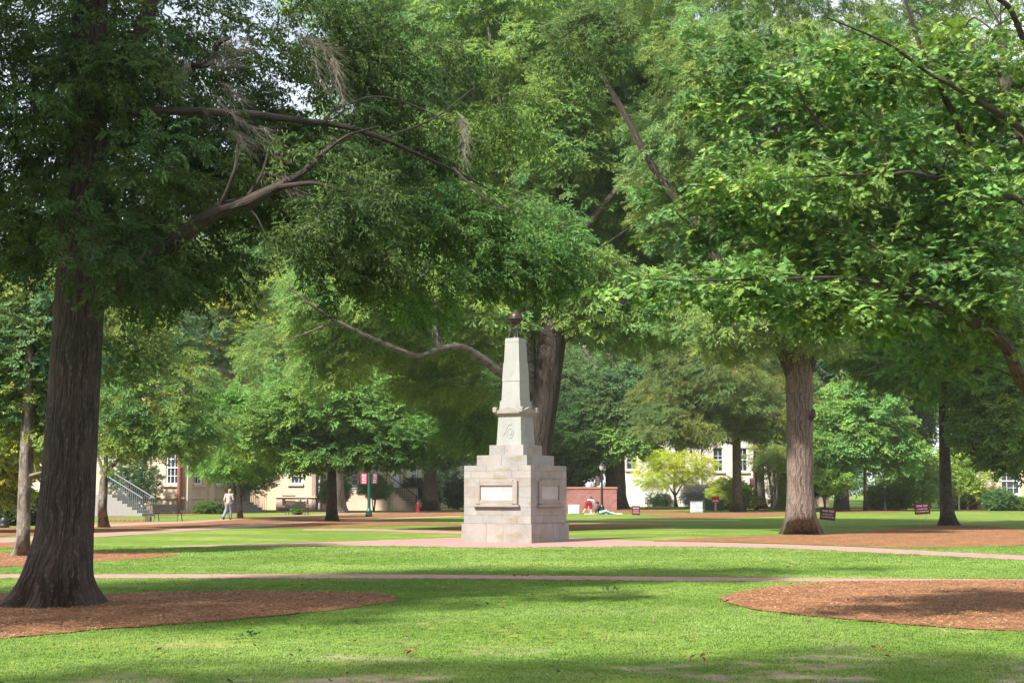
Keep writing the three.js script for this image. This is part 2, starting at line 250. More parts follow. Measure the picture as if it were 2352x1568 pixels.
// ---------- foliage: twig sprays with real leaves ----------
function leafTris(kind, L, W) { // leaf along +Y from the origin, lying in XY, folded a little
  const f = W * 0.35;
  if (kind === 'lobed') {
    const o = [[0.02, 0.02], [0.10, 0.16], [0.32, 0.24], [0.16, 0.36], [0.48, 0.52], [0.16, 0.60], [0.36, 0.84], [0.12, 0.82], [0, 1]], t = [];
    for (const s of [-1, 1]) for (let i = 0; i + 1 < o.length; i++) t.push([[0, 0.5 * L, 0], [s * o[i][0] * W, o[i][1] * L, o[i][0] * f], [s * o[i + 1][0] * W, o[i + 1][1] * L, o[i + 1][0] * f - 0.05 * L * o[i + 1][1] ** 2]]);
    return t;
  }
  if (kind === 'oval') return [[[0, 0, 0], [-W * 0.42, L * 0.3, f], [-W * 0.4, L * 0.68, f * 0.8]], [[0, 0, 0], [-W * 0.4, L * 0.68, f * 0.8], [0, L, -f * 0.5]], [[0, 0, 0], [0, L, -f * 0.5], [W * 0.4, L * 0.68, f * 0.8]], [[0, 0, 0], [W * 0.4, L * 0.68, f * 0.8], [W * 0.42, L * 0.3, f]]];
  return [[[0, 0, 0], [-W * 0.5, L * 0.45, f], [0, L, -f * 0.6]], [[0, 0, 0], [0, L, -f * 0.6], [W * 0.5, L * 0.45, f]]];
}
function makeSpray(kind, o, seed) {
  const r = RNG(seed), out = [], tc = [0.9, 0.62, 0.55];
  const twig = (a, b, w) => { const d = b.clone().sub(a), n = V(-d.y, d.x, 0).normalize().multiplyScalar(w); out.push({ p: [a.x - n.x, a.y - n.y, a.z, a.x + n.x, a.y + n.y, a.z, b.x, b.y, b.z], c: tc }, { p: [a.x, a.y, a.z - w, a.x, a.y, a.z + w, b.x, b.y, b.z], c: tc }); };
  twig(V(0, 0, 0), V(0, o.len, -o.droop * o.len), o.tw);
  for (let i = 0; i < o.n; i++) {
    const t = 0.12 + 0.88 * (i + r() * 0.5) / o.n, side = i & 1 ? 1 : -1, sub = o.side * (0.25 + 0.75 * r()) * (1.1 - 0.65 * t), an = 0.7 + 0.5 * r();
    const base = V(0, o.len * t, -o.droop * o.len * t * t), dir = V(side * Math.sin(an), Math.cos(an), (r() - 0.6) * 0.7 - o.droop * t).normalize(), end = base.clone().addScaledVector(dir, sub);
    if (sub > 0.1) twig(base, end, o.tw * 0.5);
    for (let k = 0; k < o.per; k++) {
      const u = o.per === 1 ? 1 : (k + 0.6) / o.per, at = base.clone().lerp(end, u), q = new THREE.Quaternion();
      const ld = dir.clone().applyAxisAngle(V(0, 0, 1), (r() - 0.5) * 2.2).add(V(0, 0, (r() - 0.75) * o.hang)).normalize(), nrm = V((r() - 0.5) * o.tilt, (r() - 0.5) * o.tilt, 1).normalize(), xx = ld.clone().cross(nrm).normalize(), zz = xx.clone().cross(ld);
      q.setFromRotationMatrix(new THREE.Matrix4().makeBasis(xx, ld, zz));
      const L = o.L * (0.6 + 0.7 * r()), W = o.W * (0.7 + 0.6 * r()), b = 0.66 + 0.68 * r(), yl = r() < o.yellow ? 1 : 0, c = [b * (1 + yl * 0.6), b * (1 + yl * 0.25), b * (1 - yl * 0.2)];
      for (const t3 of leafTris(kind, L, W)) { const p = []; for (const v of t3) { const w = V(...v).applyQuaternion(q).add(at); p.push(w.x, w.y, w.z); } out.push({ p, c }); }
    }
  }
  return trisGeo(out);
}
const SPR = {
  willow: [11, 12, 13].map((s) => makeSpray('lance', { len: 0.5, n: 9, per: 4, side: 0.26, L: 0.105, W: 0.034, droop: 0.35, hang: 1.3, tilt: 1.2, tw: 0.003, yellow: 0.04 }, s)),
  lobed: [21, 22, 23].map((s) => makeSpray('lobed', { len: 0.4, n: 6, per: 2, side: 0.2, L: 0.17, W: 0.16, droop: 0.1, hang: 0.6, tilt: 0.9, tw: 0.003, yellow: 0.04 }, s)),
  broad: [31, 32, 33].map((s) => makeSpray('oval', { len: 0.6, n: 11, per: 4, side: 0.4, L: 0.11, W: 0.065, droop: 0.2, hang: 0.7, tilt: 0.9, tw: 0.004, yellow: 0.06 }, s)),
  fine: [41, 42, 43].map((s) => makeSpray('lance', { len: 0.6, n: 13, per: 5, side: 0.38, L: 0.1, W: 0.032, droop: 0.3, hang: 1.0, tilt: 1.2, tw: 0.004, yellow: 0.06 }, s)),
  glossy: [51, 52, 53].map((s) => makeSpray('oval', { len: 0.35, n: 9, per: 2, side: 0.18, L: 0.13, W: 0.06, droop: 0.05, hang: 0.3, tilt: 0.8, tw: 0.004, yellow: 0.03 }, s)),
  dead: [61, 62].map((s) => { const r = RNG(s), l = []; for (let i = 0; i < 26; i++) { const a = V((r() - 0.5) * 0.1, r() * 0.55, (r() - 0.5) * 0.1), b = a.clone().add(V((r() - 0.5) * 0.5, 0.15 + 0.35 * r(), (r() - 0.5) * 0.4)), w = 0.004; l.push({ p: [a.x - w, a.y, a.z, a.x + w, a.y, a.z, b.x, b.y, b.z], c: [1, 1, 1] }, { p: [a.x, a.y, a.z - w, a.x, a.y, a.z + w, b.x, b.y, b.z], c: [1, 1, 1] }); } return trisGeo(l); }),
};
const leafMat = (tr, gloss) => new THREE.MeshPhysicalMaterial({ color: rgb(1, 1, 1), vertexColors: true, roughness: 0.95, specularIntensity: 0.35, transmission: tr, thickness: 0, clearcoat: gloss, clearcoatRoughness: 0.38, side: THREE.DoubleSide });
const LM = { willow: leafMat(0.45, 0.14), lobed: leafMat(0.38, 0.3), broad: leafMat(0.5, 0.12), fine: leafMat(0.5, 0.08), glossy: leafMat(0.2, 0.5), dead: std(rgb(1, 1, 1), 0.9, { vertexColors: true }) };

// ---------- trees ----------
// skin: rings round a curve of {p, r}
function limbGeo(pts, radial = 9, per = 3, wob = 0.06, seed = 1, capTaper = true) {
  const c = new THREE.CatmullRomCurve3(pts.map((q) => q.p), false, 'catmullrom', 0.4), n = (pts.length - 1) * per, pos = [], uv = [], idx = [];
  let nrm = null, len = 0, last = null;
  for (let i = 0; i <= n; i++) {
    const t = i / n, p = c.getPoint(t), tg = c.getTangent(t).normalize(), f = t * (pts.length - 1), k = Math.min(Math.floor(f), pts.length - 2), rr = lerp(pts[k].r, pts[k + 1].r, f - k);
    if (!nrm) { nrm = Math.abs(tg.y) < 0.9 ? V(0, 1, 0) : V(1, 0, 0); } nrm = nrm.clone().addScaledVector(tg, -nrm.dot(tg)).normalize();
    const bi = tg.clone().cross(nrm); if (last) len += last.distanceTo(p); last = p;
    for (let j = 0; j <= radial; j++) { const a = j / radial * 6.2832, w = 1 + wob * (fbm(Math.cos(a) * 1.3 + seed, Math.sin(a) * 1.3 + 4, len * 1.6 + seed, 3) - 0.5) * 4, d = nrm.clone().multiplyScalar(Math.cos(a)).addScaledVector(bi, Math.sin(a)); pos.push(p.x + d.x * rr * w, p.y + d.y * rr * w, p.z + d.z * rr * w); uv.push(j / radial * Math.max(1, Math.round(rr * 6.28)), len); }
  }
  for (let i = 0; i < n; i++) for (let j = 0; j < radial; j++) { const a = i * (radial + 1) + j, b = a + 1, d = a + radial + 1, e = d + 1; idx.push(a, b, e, a, e, d); }
  const g = new THREE.BufferGeometry(); g.setAttribute('position', new THREE.Float32BufferAttribute(pos, 3)); g.setAttribute('uv', new THREE.Float32BufferAttribute(uv, 2)); g.setIndex(idx); g.computeVertexNormals(); return g;
}
function trunkGeo(pts, o) { // horizontal rings, root flare with lobes, vertical ridges
  const { radial = 40, rings = 50, flare = 0.6, fh = 0.5, lobes = 5, ridge = 0.02, seed = 1, skew = 0, freq = 26 } = o, c = new THREE.CatmullRomCurve3(pts.map((q) => q.p), false, 'catmullrom', 0.4), pos = [], uv = [], idx = [];
  const circ = Math.max(1, Math.round(pts[Math.min(1, pts.length - 1)].r * 6.28)); let len = 0, last = null;
  for (let i = 0; i <= rings; i++) {
    const t = Math.pow(i / rings, 1.35), p = c.getPoint(t), f = t * (pts.length - 1), k = Math.min(Math.floor(f), pts.length - 2), rr = lerp(pts[k].r, pts[k + 1].r, f - k), h = p.y - pts[0].p.y, fl = flare * Math.exp(-h / fh); if (last) len += last.distanceTo(p); last = p;
    for (let j = 0; j <= radial; j++) {
      const a = (j % radial) / radial * 6.2832, ca = Math.cos(a), sa = Math.sin(a), lb = 0.55 + 0.6 * (0.5 + 0.5 * Math.cos(a * lobes + 1.5 * Math.sin(a * 2 + seed) + seed)) + skew * -ca;
      const rn = fbm(ca * freq / 6.28 * 1.0 + 30, sa * freq / 6.28 + seed, len * 1.1, 3) - 0.5, big = fbm(ca * 1.2 + 7, sa * 1.2 + seed, len * 0.5, 2) - 0.5, w = rr * (1 + fl * lb + 0.12 * big) + ridge * 2 * rn;
      pos.push(p.x + ca * w, p.y, p.z + sa * w); uv.push(j / radial * circ, len);
    }
  }
  for (let i = 0; i < rings; i++) for (let j = 0; j < radial; j++) { const a = i * (radial + 1) + j, b = a + 1, d = a + radial + 1, e = d + 1; idx.push(a, e, b, a, d, e); }
  const g = new THREE.BufferGeometry(); g.setAttribute('position', new THREE.Float32BufferAttribute(pos, 3)); g.setAttribute('uv', new THREE.Float32BufferAttribute(uv, 2)); g.setIndex(idx); g.computeVertexNormals(); return g;
}
const UP = V(0, 1, 0);
let leafCount = 0;
const DENS = 0.55;
function foliage(parent, clumps, kind, tint, r, o = {}) {
  const vs = SPR[kind], ms = vs.map(() => []), cs = vs.map(() => []), bp = parent.position;
  for (const c of clumps) {
    const hue = (r() - 0.5) * 2 * (o.vary ?? 0.16), val = 1 + (r() - 0.5) * 2 * (o.varyV ?? 0.14), tc = c.tint || tint;
    for (let i = 0; i < c.n; i++) {
      const d = V(r() * 2 - 1, r() * 2 - 1, r() * 2 - 1); while (d.lengthSq() > 1 || d.lengthSq() < 0.01) d.set(r() * 2 - 1, r() * 2 - 1, r() * 2 - 1);
      const l = d.length(); d.multiplyScalar(Math.pow(l, 0.4) / l);
      const p = c.c.clone().add(V(d.x * c.rx, d.y * c.ry, d.z * c.rx));
      const g = V(d.x, d.y * 0.5 + (o.lift ?? -0.1), d.z).addScaledVector(c.out, 0.6).add(V(r() - 0.5, (r() - 0.5) * 0.8, r() - 0.5)).normalize();
      const up = V((r() - 0.5) * 1.5, 1, (r() - 0.5) * 1.5 + 0.25), x = g.clone().cross(up).normalize(), z = x.clone().cross(g), s = (o.scale ?? 1) * (0.75 + 0.5 * r());
      const m = new THREE.Matrix4().makeBasis(x.multiplyScalar(s), g.clone().multiplyScalar(s), z.multiplyScalar(s)); m.setPosition(p.sub(bp));
      const k = Math.floor(r() * vs.length); ms[k].push(m);
      const h2 = hue + (r() - 0.5) * 0.14, v2 = val * (0.86 + 0.28 * r()); const lb = kind === 'willow' ? 1.25 : kind === 'lobed' ? 1.6 : 1.9; cs[k].push(rgb(1.06 * lb * tc[0] * v2 * (1 + h2 * 1.5), lb * tc[1] * v2 * (1 + h2 * 0.35), 0.8 * lb * tc[2] * v2 * (1 - h2)));
    }
  }
  for (let k = 0; k < vs.length; k++) if (ms[k].length) { instanced(parent, 'foliage', vs[k], LM[kind], ms[k], cs[k]); leafCount += ms[k].length; }
}
function cloud(e, r, cen, back = 0, dens = 1) { // ellipsoid -> clumps
  const c0 = Array.isArray(e.c) ? D(...e.c).add(V(0, 0, -back)) : e.c, out = [], done = [];
  for (let i = 0; i < e.n; i++) {
    let best = null, bd = -1;
    for (let k = 0; k < 7; k++) { const d = V(r() * 2 - 1, r() * 2 - 1, r() * 2 - 1); if (d.lengthSq() > 1) { k--; continue; } const p = V(d.x * e.r[0], d.y * e.r[1], d.z * e.r[2]).add(c0); let m = 9e9; for (const q of done) m = Math.min(m, q.distanceToSquared(p)); if (m > bd) { bd = m; best = p; } }
    done.push(best);
    const s = e.cr * (0.65 + 0.7 * r()), o = best.clone().sub(cen).setY(0); o.normalize(); out.push({ c: best, rx: s, ry: s * (e.flat ?? 0.55), n: Math.round(e.ns * DENS * dens * (s / e.cr) ** 2), out: o.setY(-0.15), tint: e.tint });
  }
  return out;
}
function tree(name, label, spec) {
  const r = RNG(spec.seed || 1), bark = spec.bark || barkDark, base = Array.isArray(spec.base) ? G(...spec.base) : spec.base.clone();
  const t = thing(name, label, spec.cat || 'tree', base, 0, spec.group);
  const off = (g) => { g.translate(-base.x, -base.y, -base.z); return g; };
  const T = (q) => ({ p: q[0] instanceof THREE.Vector3 ? q[0] : D(q[0], q[1], q[2]), r: q[q.length - 1] });
  const tp = [{ p: base.clone().setY(-0.08), r: spec.r0 }, ...spec.trunk.map(T)];
  const skel = [];
  part(t, 'trunk', off(trunkGeo(tp, { seed: spec.seed || 1, ...spec.tk })), bark);
  const addSk = (pts) => { const c = new THREE.CatmullRomCurve3(pts.map((q) => q.p)); for (let i = 0; i <= 14; i++) { const f = i / 14 * (pts.length - 1), k = Math.min(Math.floor(f), pts.length - 2); skel.push({ p: c.getPoint(i / 14), r: lerp(pts[k].r, pts[k + 1].r, f - k) }); } };
  addSk(tp.slice(Math.max(0, tp.length - 3)));
  for (const L of spec.limbs || []) { const pts = L.map(T); part(t, 'limb', off(limbGeo(pts, pts[0].r > 0.1 ? 12 : 8, 5, 0.07, r() * 50)), spec.limbBark || bark); addSk(pts); }
  const cl = []; for (const e of spec.crown || []) cl.push(...cloud(e, r, base, spec.back, spec.dens));
  const br = [];
  const order = cl.map((c) => { let m = 9e9; for (const s of skel) m = Math.min(m, s.p.distanceTo(c.c)); return [m, c]; }).sort((p, q) => p[0] - q[0]);
  for (const [, c] of order) { // nearest clumps first; farther ones fork off the branches already there
    let best = null, bd = 9e9; for (const s of skel) { const d = s.p.distanceTo(c.c) * (0.85 + 0.3 * r()) + Math.max(0, s.p.y - c.c.y) * 0.6 + (s.own ? 0.12 : 0); if (d < bd) { bd = d; best = s; } }
    const L = best.p.distanceTo(c.c), r1 = Math.min(best.r * 0.75, 0.008 + 0.009 * L * (spec.bk ?? 1)), mid = best.p.clone().lerp(c.c, 0.4).add(V((r() - 0.5) * L * 0.24, L * 0.08 + (r() - 0.5) * L * 0.2, (r() - 0.5) * L * 0.24)), m2 = mid.clone().lerp(c.c, 0.5).add(V((r() - 0.5) * L * 0.16, (r() - 0.4) * L * 0.16, (r() - 0.5) * L * 0.16));
    br.push(limbGeo([{ p: best.p, r: r1 }, { p: mid, r: r1 * 0.75 }, { p: m2, r: r1 * 0.55 }, { p: c.c, r: r1 * 0.3 }], 5, 3, 0.1, r() * 40));
    skel.push({ p: mid, r: r1 * 0.75, own: 1 }, { p: m2, r: r1 * 0.55, own: 1 }, { p: c.c, r: r1 * 0.4, own: 1 });
    for (let k = 0; k < (spec.subs ?? 2); k++) { const e = c.c.clone().add(V((r() - 0.5) * 2 * c.rx, (r() - 0.6) * 1.4 * c.ry, (r() - 0.5) * 2 * c.rx)); br.push(limbGeo([{ p: m2.clone().lerp(c.c, r()), r: r1 * 0.3 }, { p: e, r: 0.003 }], 4, 2, 0.1, r() * 40)); }
  }
  if (br.length) { const m = part(t, 'branches', off(mergeGeometries(br)), spec.limbBark || bark); m.userData.kind = 'stuff'; }
  foliage(t, cl, spec.kind || 'broad', spec.tint, r, spec.fo);
  return t;
}
const E = (c, r, n, cr, ns, x = {}) => ({ c, r, n, cr, ns, ...x });
const Wd = (x, y, z) => V(x, y, z);

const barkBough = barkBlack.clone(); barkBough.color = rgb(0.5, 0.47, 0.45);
// the big dark willow oak on the left
const T1 = tree('willow_oak', 'massive dark ridged trunk with drooping narrow leaves at the left', {
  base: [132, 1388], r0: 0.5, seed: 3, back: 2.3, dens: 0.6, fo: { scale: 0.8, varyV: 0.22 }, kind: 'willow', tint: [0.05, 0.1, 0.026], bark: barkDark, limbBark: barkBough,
  trunk: [[134, 1320, 21.2, 0.43], [147, 1230, 21.2, 0.385], [155, 1130, 21.2, 0.37], [163, 1000, 21.2, 0.355], [173, 800, 21.2, 0.345], [186, 600, 21.2, 0.34], [193, 450, 21.2, 0.31], [200, 250, 21.2, 0.27], [205, 60, 21.2, 0.24], [215, -250, 21.4, 0.18], [220, -600, 21.5, 0.1]],
  tk: { radial: 200, rings: 170, flare: 0.85, fh: 0.33, lobes: 6, ridge: 0.011, skew: 0.22, freq: 110 },
  limbs: [
    [[215, 690, 21.2, 0.19], [300, 630, 20.6, 0.14], [370, 580, 20.2, 0.118], [430, 532, 20.0, 0.108], [500, 485, 19.8, 0.098], [560, 466, 19.7, 0.085], [620, 438, 19.7, 0.07], [690, 400, 19.8, 0.045], [750, 345, 19.9, 0.028], [800, 310, 20, 0.018], [870, 290, 20.2, 0.008]],
    [[640, 430, 19.7, 0.04], [720, 420, 19.6, 0.028], [790, 440, 19.6, 0.015]], [[560, 466, 19.7, 0.03], [600, 400, 19.8, 0.02], [620, 330, 20, 0.01]],
    [[205, 265, 21.2, 0.1], [310, 258, 20.7, 0.065], [430, 255, 20.5, 0.058], [570, 262, 20.8, 0.055], [680, 275, 22, 0.05], [790, 290, 22.2, 0.045], [880, 318, 22.4, 0.038], [950, 350, 22.7, 0.028], [1060, 400, 23.4, 0.018], [1150, 450, 23.9, 0.008]],
    [[745, 283, 22.1, 0.022], [770, 250, 22.2, 0.018], [862, 222, 22.3, 0.016], [940, 238, 22.4, 0.014], [1000, 265, 22.4, 0.008]],
    [[198, 200, 21.2, 0.14], [290, 120, 21, 0.12], [325, 70, 21, 0.11], [350, -20, 21, 0.1], [380, -200, 21, 0.05]],
    [[500, 483, 19.8, 0.04], [520, 440, 19.6, 0.03], [540, 385, 19.5, 0.025], [545, 330, 19.6, 0.015]],
    [[440, 150, 21.3, 0.03], [480, 145, 21.2, 0.05], [500, 100, 21.1, 0.045], [530, 85, 21, 0.02]],
    [[60, 380, 21.2, 0.02], [110, 440, 21.2, 0.05], [160, 500, 21.2, 0.07], [190, 540, 21.2, 0.09]],
    [[880, 318, 22.4, 0.02], [1000, 270, 23.2, 0.014], [1090, 200, 24, 0.008]],
    [[1040, 385, 22.5, 0.02], [1120, 460, 22.3, 0.016], [1170, 480, 22.2, 0.012]],
  ],
  crown: [
    E([70, 190, 20], [3, 1.9, 2.6], 88, 0.46, 70), E([-60, 60, 18.6], [2.4, 0.8, 0.6], 22, 0.36, 60), E([60, 420, 19.8], [1.5, 1.0, 1.4], 30, 0.42, 60), E([110, 470, 17.4], [0.5, 0.5, 0.3], 6, 0.26, 40), E([280, 330, 17.6], [0.4, 0.7, 0.3], 6, 0.26, 40), E([190, 570, 17.6], [0.5, 0.12, 0.3], 5, 0.22, 40), E([560, 300, 18], [1.4, 0.5, 0.3], 7, 0.26, 40), E([760, 370, 17.3], [0.5, 0.3, 0.3], 8, 0.26, 40), E([620, 470, 17.2], [0.5, 0.15, 0.2], 4, 0.22, 30), E([345, 170, 21], [1.7, 1.2, 2.2], 30, 0.42, 50), E([300, -120, 21], [3.6, 0.9, 3], 40, 0.5, 60), E([760, -20, 22], [1.0, 0.4, 1.4], 12, 0.36, 50),
    E([330, 550, 20.6], [0.85, 0.5, 1.1], 20, 0.32, 46), E([420, 400, 21], [1.2, 0.6, 1.4], 12, 0.36, 46), E([640, 340, 21.4], [1.5, 0.8, 1.6], 24, 0.36, 50),
    E([760, 530, 20.6], [0.7, 0.5, 0.8], 18, 0.3, 44), E([600, 180, 21.8], [0.9, 0.4, 1], 6, 0.32, 34), E([810, 130, 22], [0.8, 0.85, 1.2], 18, 0.36, 50), E([700, 60, 22], [0.5, 0.4, 1], 4, 0.3, 30),
    E([1110, 200, 22.8], [0.8, 0.6, 1.0], 9, 0.36, 50, { tint: [0.075, 0.15, 0.036] }), E([990, 430, 22.3], [0.7, 0.5, 0.9], 14, 0.34, 50, { tint: [0.075, 0.16, 0.042] }), E([1170, 480, 22], [1.0, 0.65, 1.0], 26, 0.36, 54, { tint: [0.08, 0.18, 0.046] }), E([1210, 575, 22], [0.6, 0.3, 0.6], 11, 0.28, 46, { tint: [0.085, 0.18, 0.042] }),
    E([1350, 40, 23], [0.4, 0.25, 0.4], 6, 0.26, 34), E([1010, 40, 23], [0.35, 0.25, 0.4], 4, 0.26, 34), E([900, 290, 22.5], [1.2, 0.25, 0.9], 8, 0.3, 40), E([250, 620, 21.4], [0.35, 0.25, 0.4], 5, 0.26, 40), E([930, 610, 21.8], [0.9, 0.3, 0.7], 10, 0.26, 40, { tint: [0.085, 0.18, 0.038] }), E([480, 250, 21.6], [1.2, 0.5, 1], 10, 0.36, 44),
    E(Wd(-7.5, 10, -21.5), [3.4, 1.4, 3], 16, 0.75, 50),
  ],
});
// neighbours outside the frame whose crowns shade the big trunk and the front of the lawn
tree('willow_oak', 'neighbour tree left of the frame that shades the massive dark trunk', { base: Wd(-14.5, 0, -13), r0: 0.45, seed: 5, kind: 'willow', tint: [0.05, 0.1, 0.026], trunk: [[Wd(-14.5, 3, -13), 0.38], [Wd(-14, 7, -13.5), 0.3], [Wd(-13, 12, -14.5), 0.12]], crown: [E(Wd(-12, 11, -15.5), [4.4, 3.4, 4.2], 90, 0.75, 100), E(Wd(-12, 15, -17), [3, 2, 3], 36, 0.8, 100)], subs: 0, tk: { radial: 20, rings: 14 } });
tree('willow_oak', 'neighbour tree behind the viewer that shades the front of the lawn', { base: Wd(-9, 0, 4), r0: 0.45, seed: 6, kind: 'willow', tint: [0.05, 0.1, 0.026], trunk: [[Wd(-9, 3, 4), 0.38], [Wd(-8.6, 7, 2), 0.3], [Wd(-8, 11, -1), 0.12]], crown: [E(Wd(-3, 10.5, -6.1), [8.5, 1.2, 1.6], 56, 0.7, 90), E(Wd(-8, 11.5, 0), [3.5, 2, 3], 24, 0.8, 60)], subs: 0, tk: { radial: 20, rings: 14 } });
{ // bare dead twigs hanging among the leaves
  const r = RNG(9), ms = [[], []], cs = [[], []];
  const put = (x, y, d, n, s, ax) => { for (let i = 0; i < n; i++) { const k = r() < 0.5 ? 0 : 1, q = new THREE.Quaternion().setFromUnitVectors(UP, ax.clone().add(V(r() - 0.5, r() - 0.5, r() - 0.5).multiplyScalar(0.5)).normalize()); ms[k].push(M4(D(x + (r() - 0.5) * 70, y + (r() - 0.5) * 70, d + (r() - 0.5) * 0.4).sub(T1.position), q, s * (0.7 + 0.6 * r()))); const v = 0.8 + 0.5 * r(); cs[k].push(rgb(0.2 * v, 0.17 * v, 0.15 * v)); } };
  for (let i = 0; i < 9; i++) put(470 + i * 20, 200 + i * 24, 20.4, 2, 0.7, V(0.7, -0.7, 0));
  put(480, 130, 20.6, 5, 0.9, V(0.6, 0.2, 0)); put(420, 110, 20.6, 4, 0.8, V(-0.4, -0.8, 0)); put(690, 80, 21.5, 5, 0.9, V(0.8, -0.3, 0)); put(740, 130, 21.5, 4, 0.9, V(0.4, -0.8, 0)); put(1060, 265, 22.2, 4, 0.7, V(0.1, -0.5, 0));
  ms.forEach((m, k) => instanced(T1, 'dead_twigs', SPR.dead[k], LM.dead, m, cs[k]));
}
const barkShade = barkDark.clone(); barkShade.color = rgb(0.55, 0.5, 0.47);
// the elm like giant behind the monument
tree('broad_oak', 'huge forked trunk leaning right behind the stone monument, olive crown', {
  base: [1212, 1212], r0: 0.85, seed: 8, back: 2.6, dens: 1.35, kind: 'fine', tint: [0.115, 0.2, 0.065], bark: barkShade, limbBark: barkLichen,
  trunk: [[1222, 1120, 60, 0.62], [1232, 1030, 60, 0.56], [1250, 920, 60, 0.56], [1266, 800, 60, 0.54], [1280, 700, 60, 0.48], [1292, 560, 60.3, 0.4], [1300, 350, 60.6, 0.3], [1290, 50, 61, 0.18]],
  tk: { radial: 60, rings: 70, flare: 0.5, fh: 0.8, ridge: 0.05, freq: 40 },
  limbs: [
    [[1240, 915, 60, 0.36], [1218, 850, 60.2, 0.27], [1214, 760, 60.3, 0.24], [1210, 650, 60.5, 0.21], [1190, 480, 61, 0.16], [1150, 250, 61.5, 0.1], [1120, 50, 62, 0.06]],
    [[1286, 785, 60, 0.2], [1330, 752, 59.6, 0.17], [1378, 725, 59, 0.14], [1430, 690, 58.4, 0.1], [1500, 650, 58, 0.05]],
    [[1232, 900, 60, 0.26], [1150, 856, 59, 0.19], [1108, 824, 58.5, 0.17], [1060, 797, 58, 0.15], [1010, 802, 57.4, 0.13], [960, 818, 57, 0.11], [900, 797, 56.4, 0.1], [830, 765, 56, 0.085], [770, 736, 55.6, 0.07], [712, 698, 55, 0.045], [660, 660, 55, 0.02]],
    [[1008, 802, 57.4, 0.12], [1000, 760, 57.4, 0.1], [1000, 700, 57.5, 0.08], [980, 600, 58, 0.04]],
    [[770, 738, 55.6, 0.05], [710, 762, 55.4, 0.035], [650, 785, 55.2, 0.02]],
    [[1290, 600, 60.2, 0.2], [1380, 480, 59.5, 0.13], [1480, 360, 59, 0.09], [1560, 250, 58.6, 0.05]],
  ],
  crown: [
    E([1010, 690, 59], [3.8, 1.9, 3.2], 85, 0.95, 60), E([820, 640, 56.5], [3.0, 1.7, 2.6], 55, 0.9, 56), E([735, 790, 56.5], [1.1, 1.2, 1.4], 14, 0.6, 40, { tint: [0.1, 0.17, 0.05] }), E([1010, 880, 60.5], [2.6, 0.6, 2], 12, 0.6, 40, { tint: [0.1, 0.16, 0.045] }), E([1190, 545, 62], [3, 1.4, 2.6], 44, 1.0, 56),
    E([1300, 220, 57], [1.3, 2.4, 0.8], 22, 0.7, 50), E([1300, 400, 61], [4.6, 3.6, 4], 90, 1.15, 62), E([1120, 220, 63], [4.6, 3.4, 4], 75, 1.15, 60), E([1430, 220, 63.5], [4.6, 4.2, 4], 95, 1.15, 62), E([1430, 690, 58], [2.7, 1.1, 2], 40, 0.85, 54), E([1350, 600, 57], [1.3, 0.7, 1.2], 12, 0.7, 50), E([900, 330, 66], [4, 3.4, 3], 50, 1.2, 56), E([1240, 60, 62], [6, 3, 5], 60, 1.3, 60), E([1150, -120, 63], [9, 3, 5], 70, 1.3, 60), E([900, 60, 67], [3, 2.6, 3], 30, 1.2, 56), E([1560, 480, 61], [3, 2.4, 3], 45, 1.0, 56),
    E([1090, 960, 63], [1.0, 0.9, 1.4], 16, 0.7, 40, { tint: [0.07, 0.14, 0.035] }),
  ], fo: { scale: 1.18, lift: -0.25, vary: 0.14 }, bk: 1.1,
});
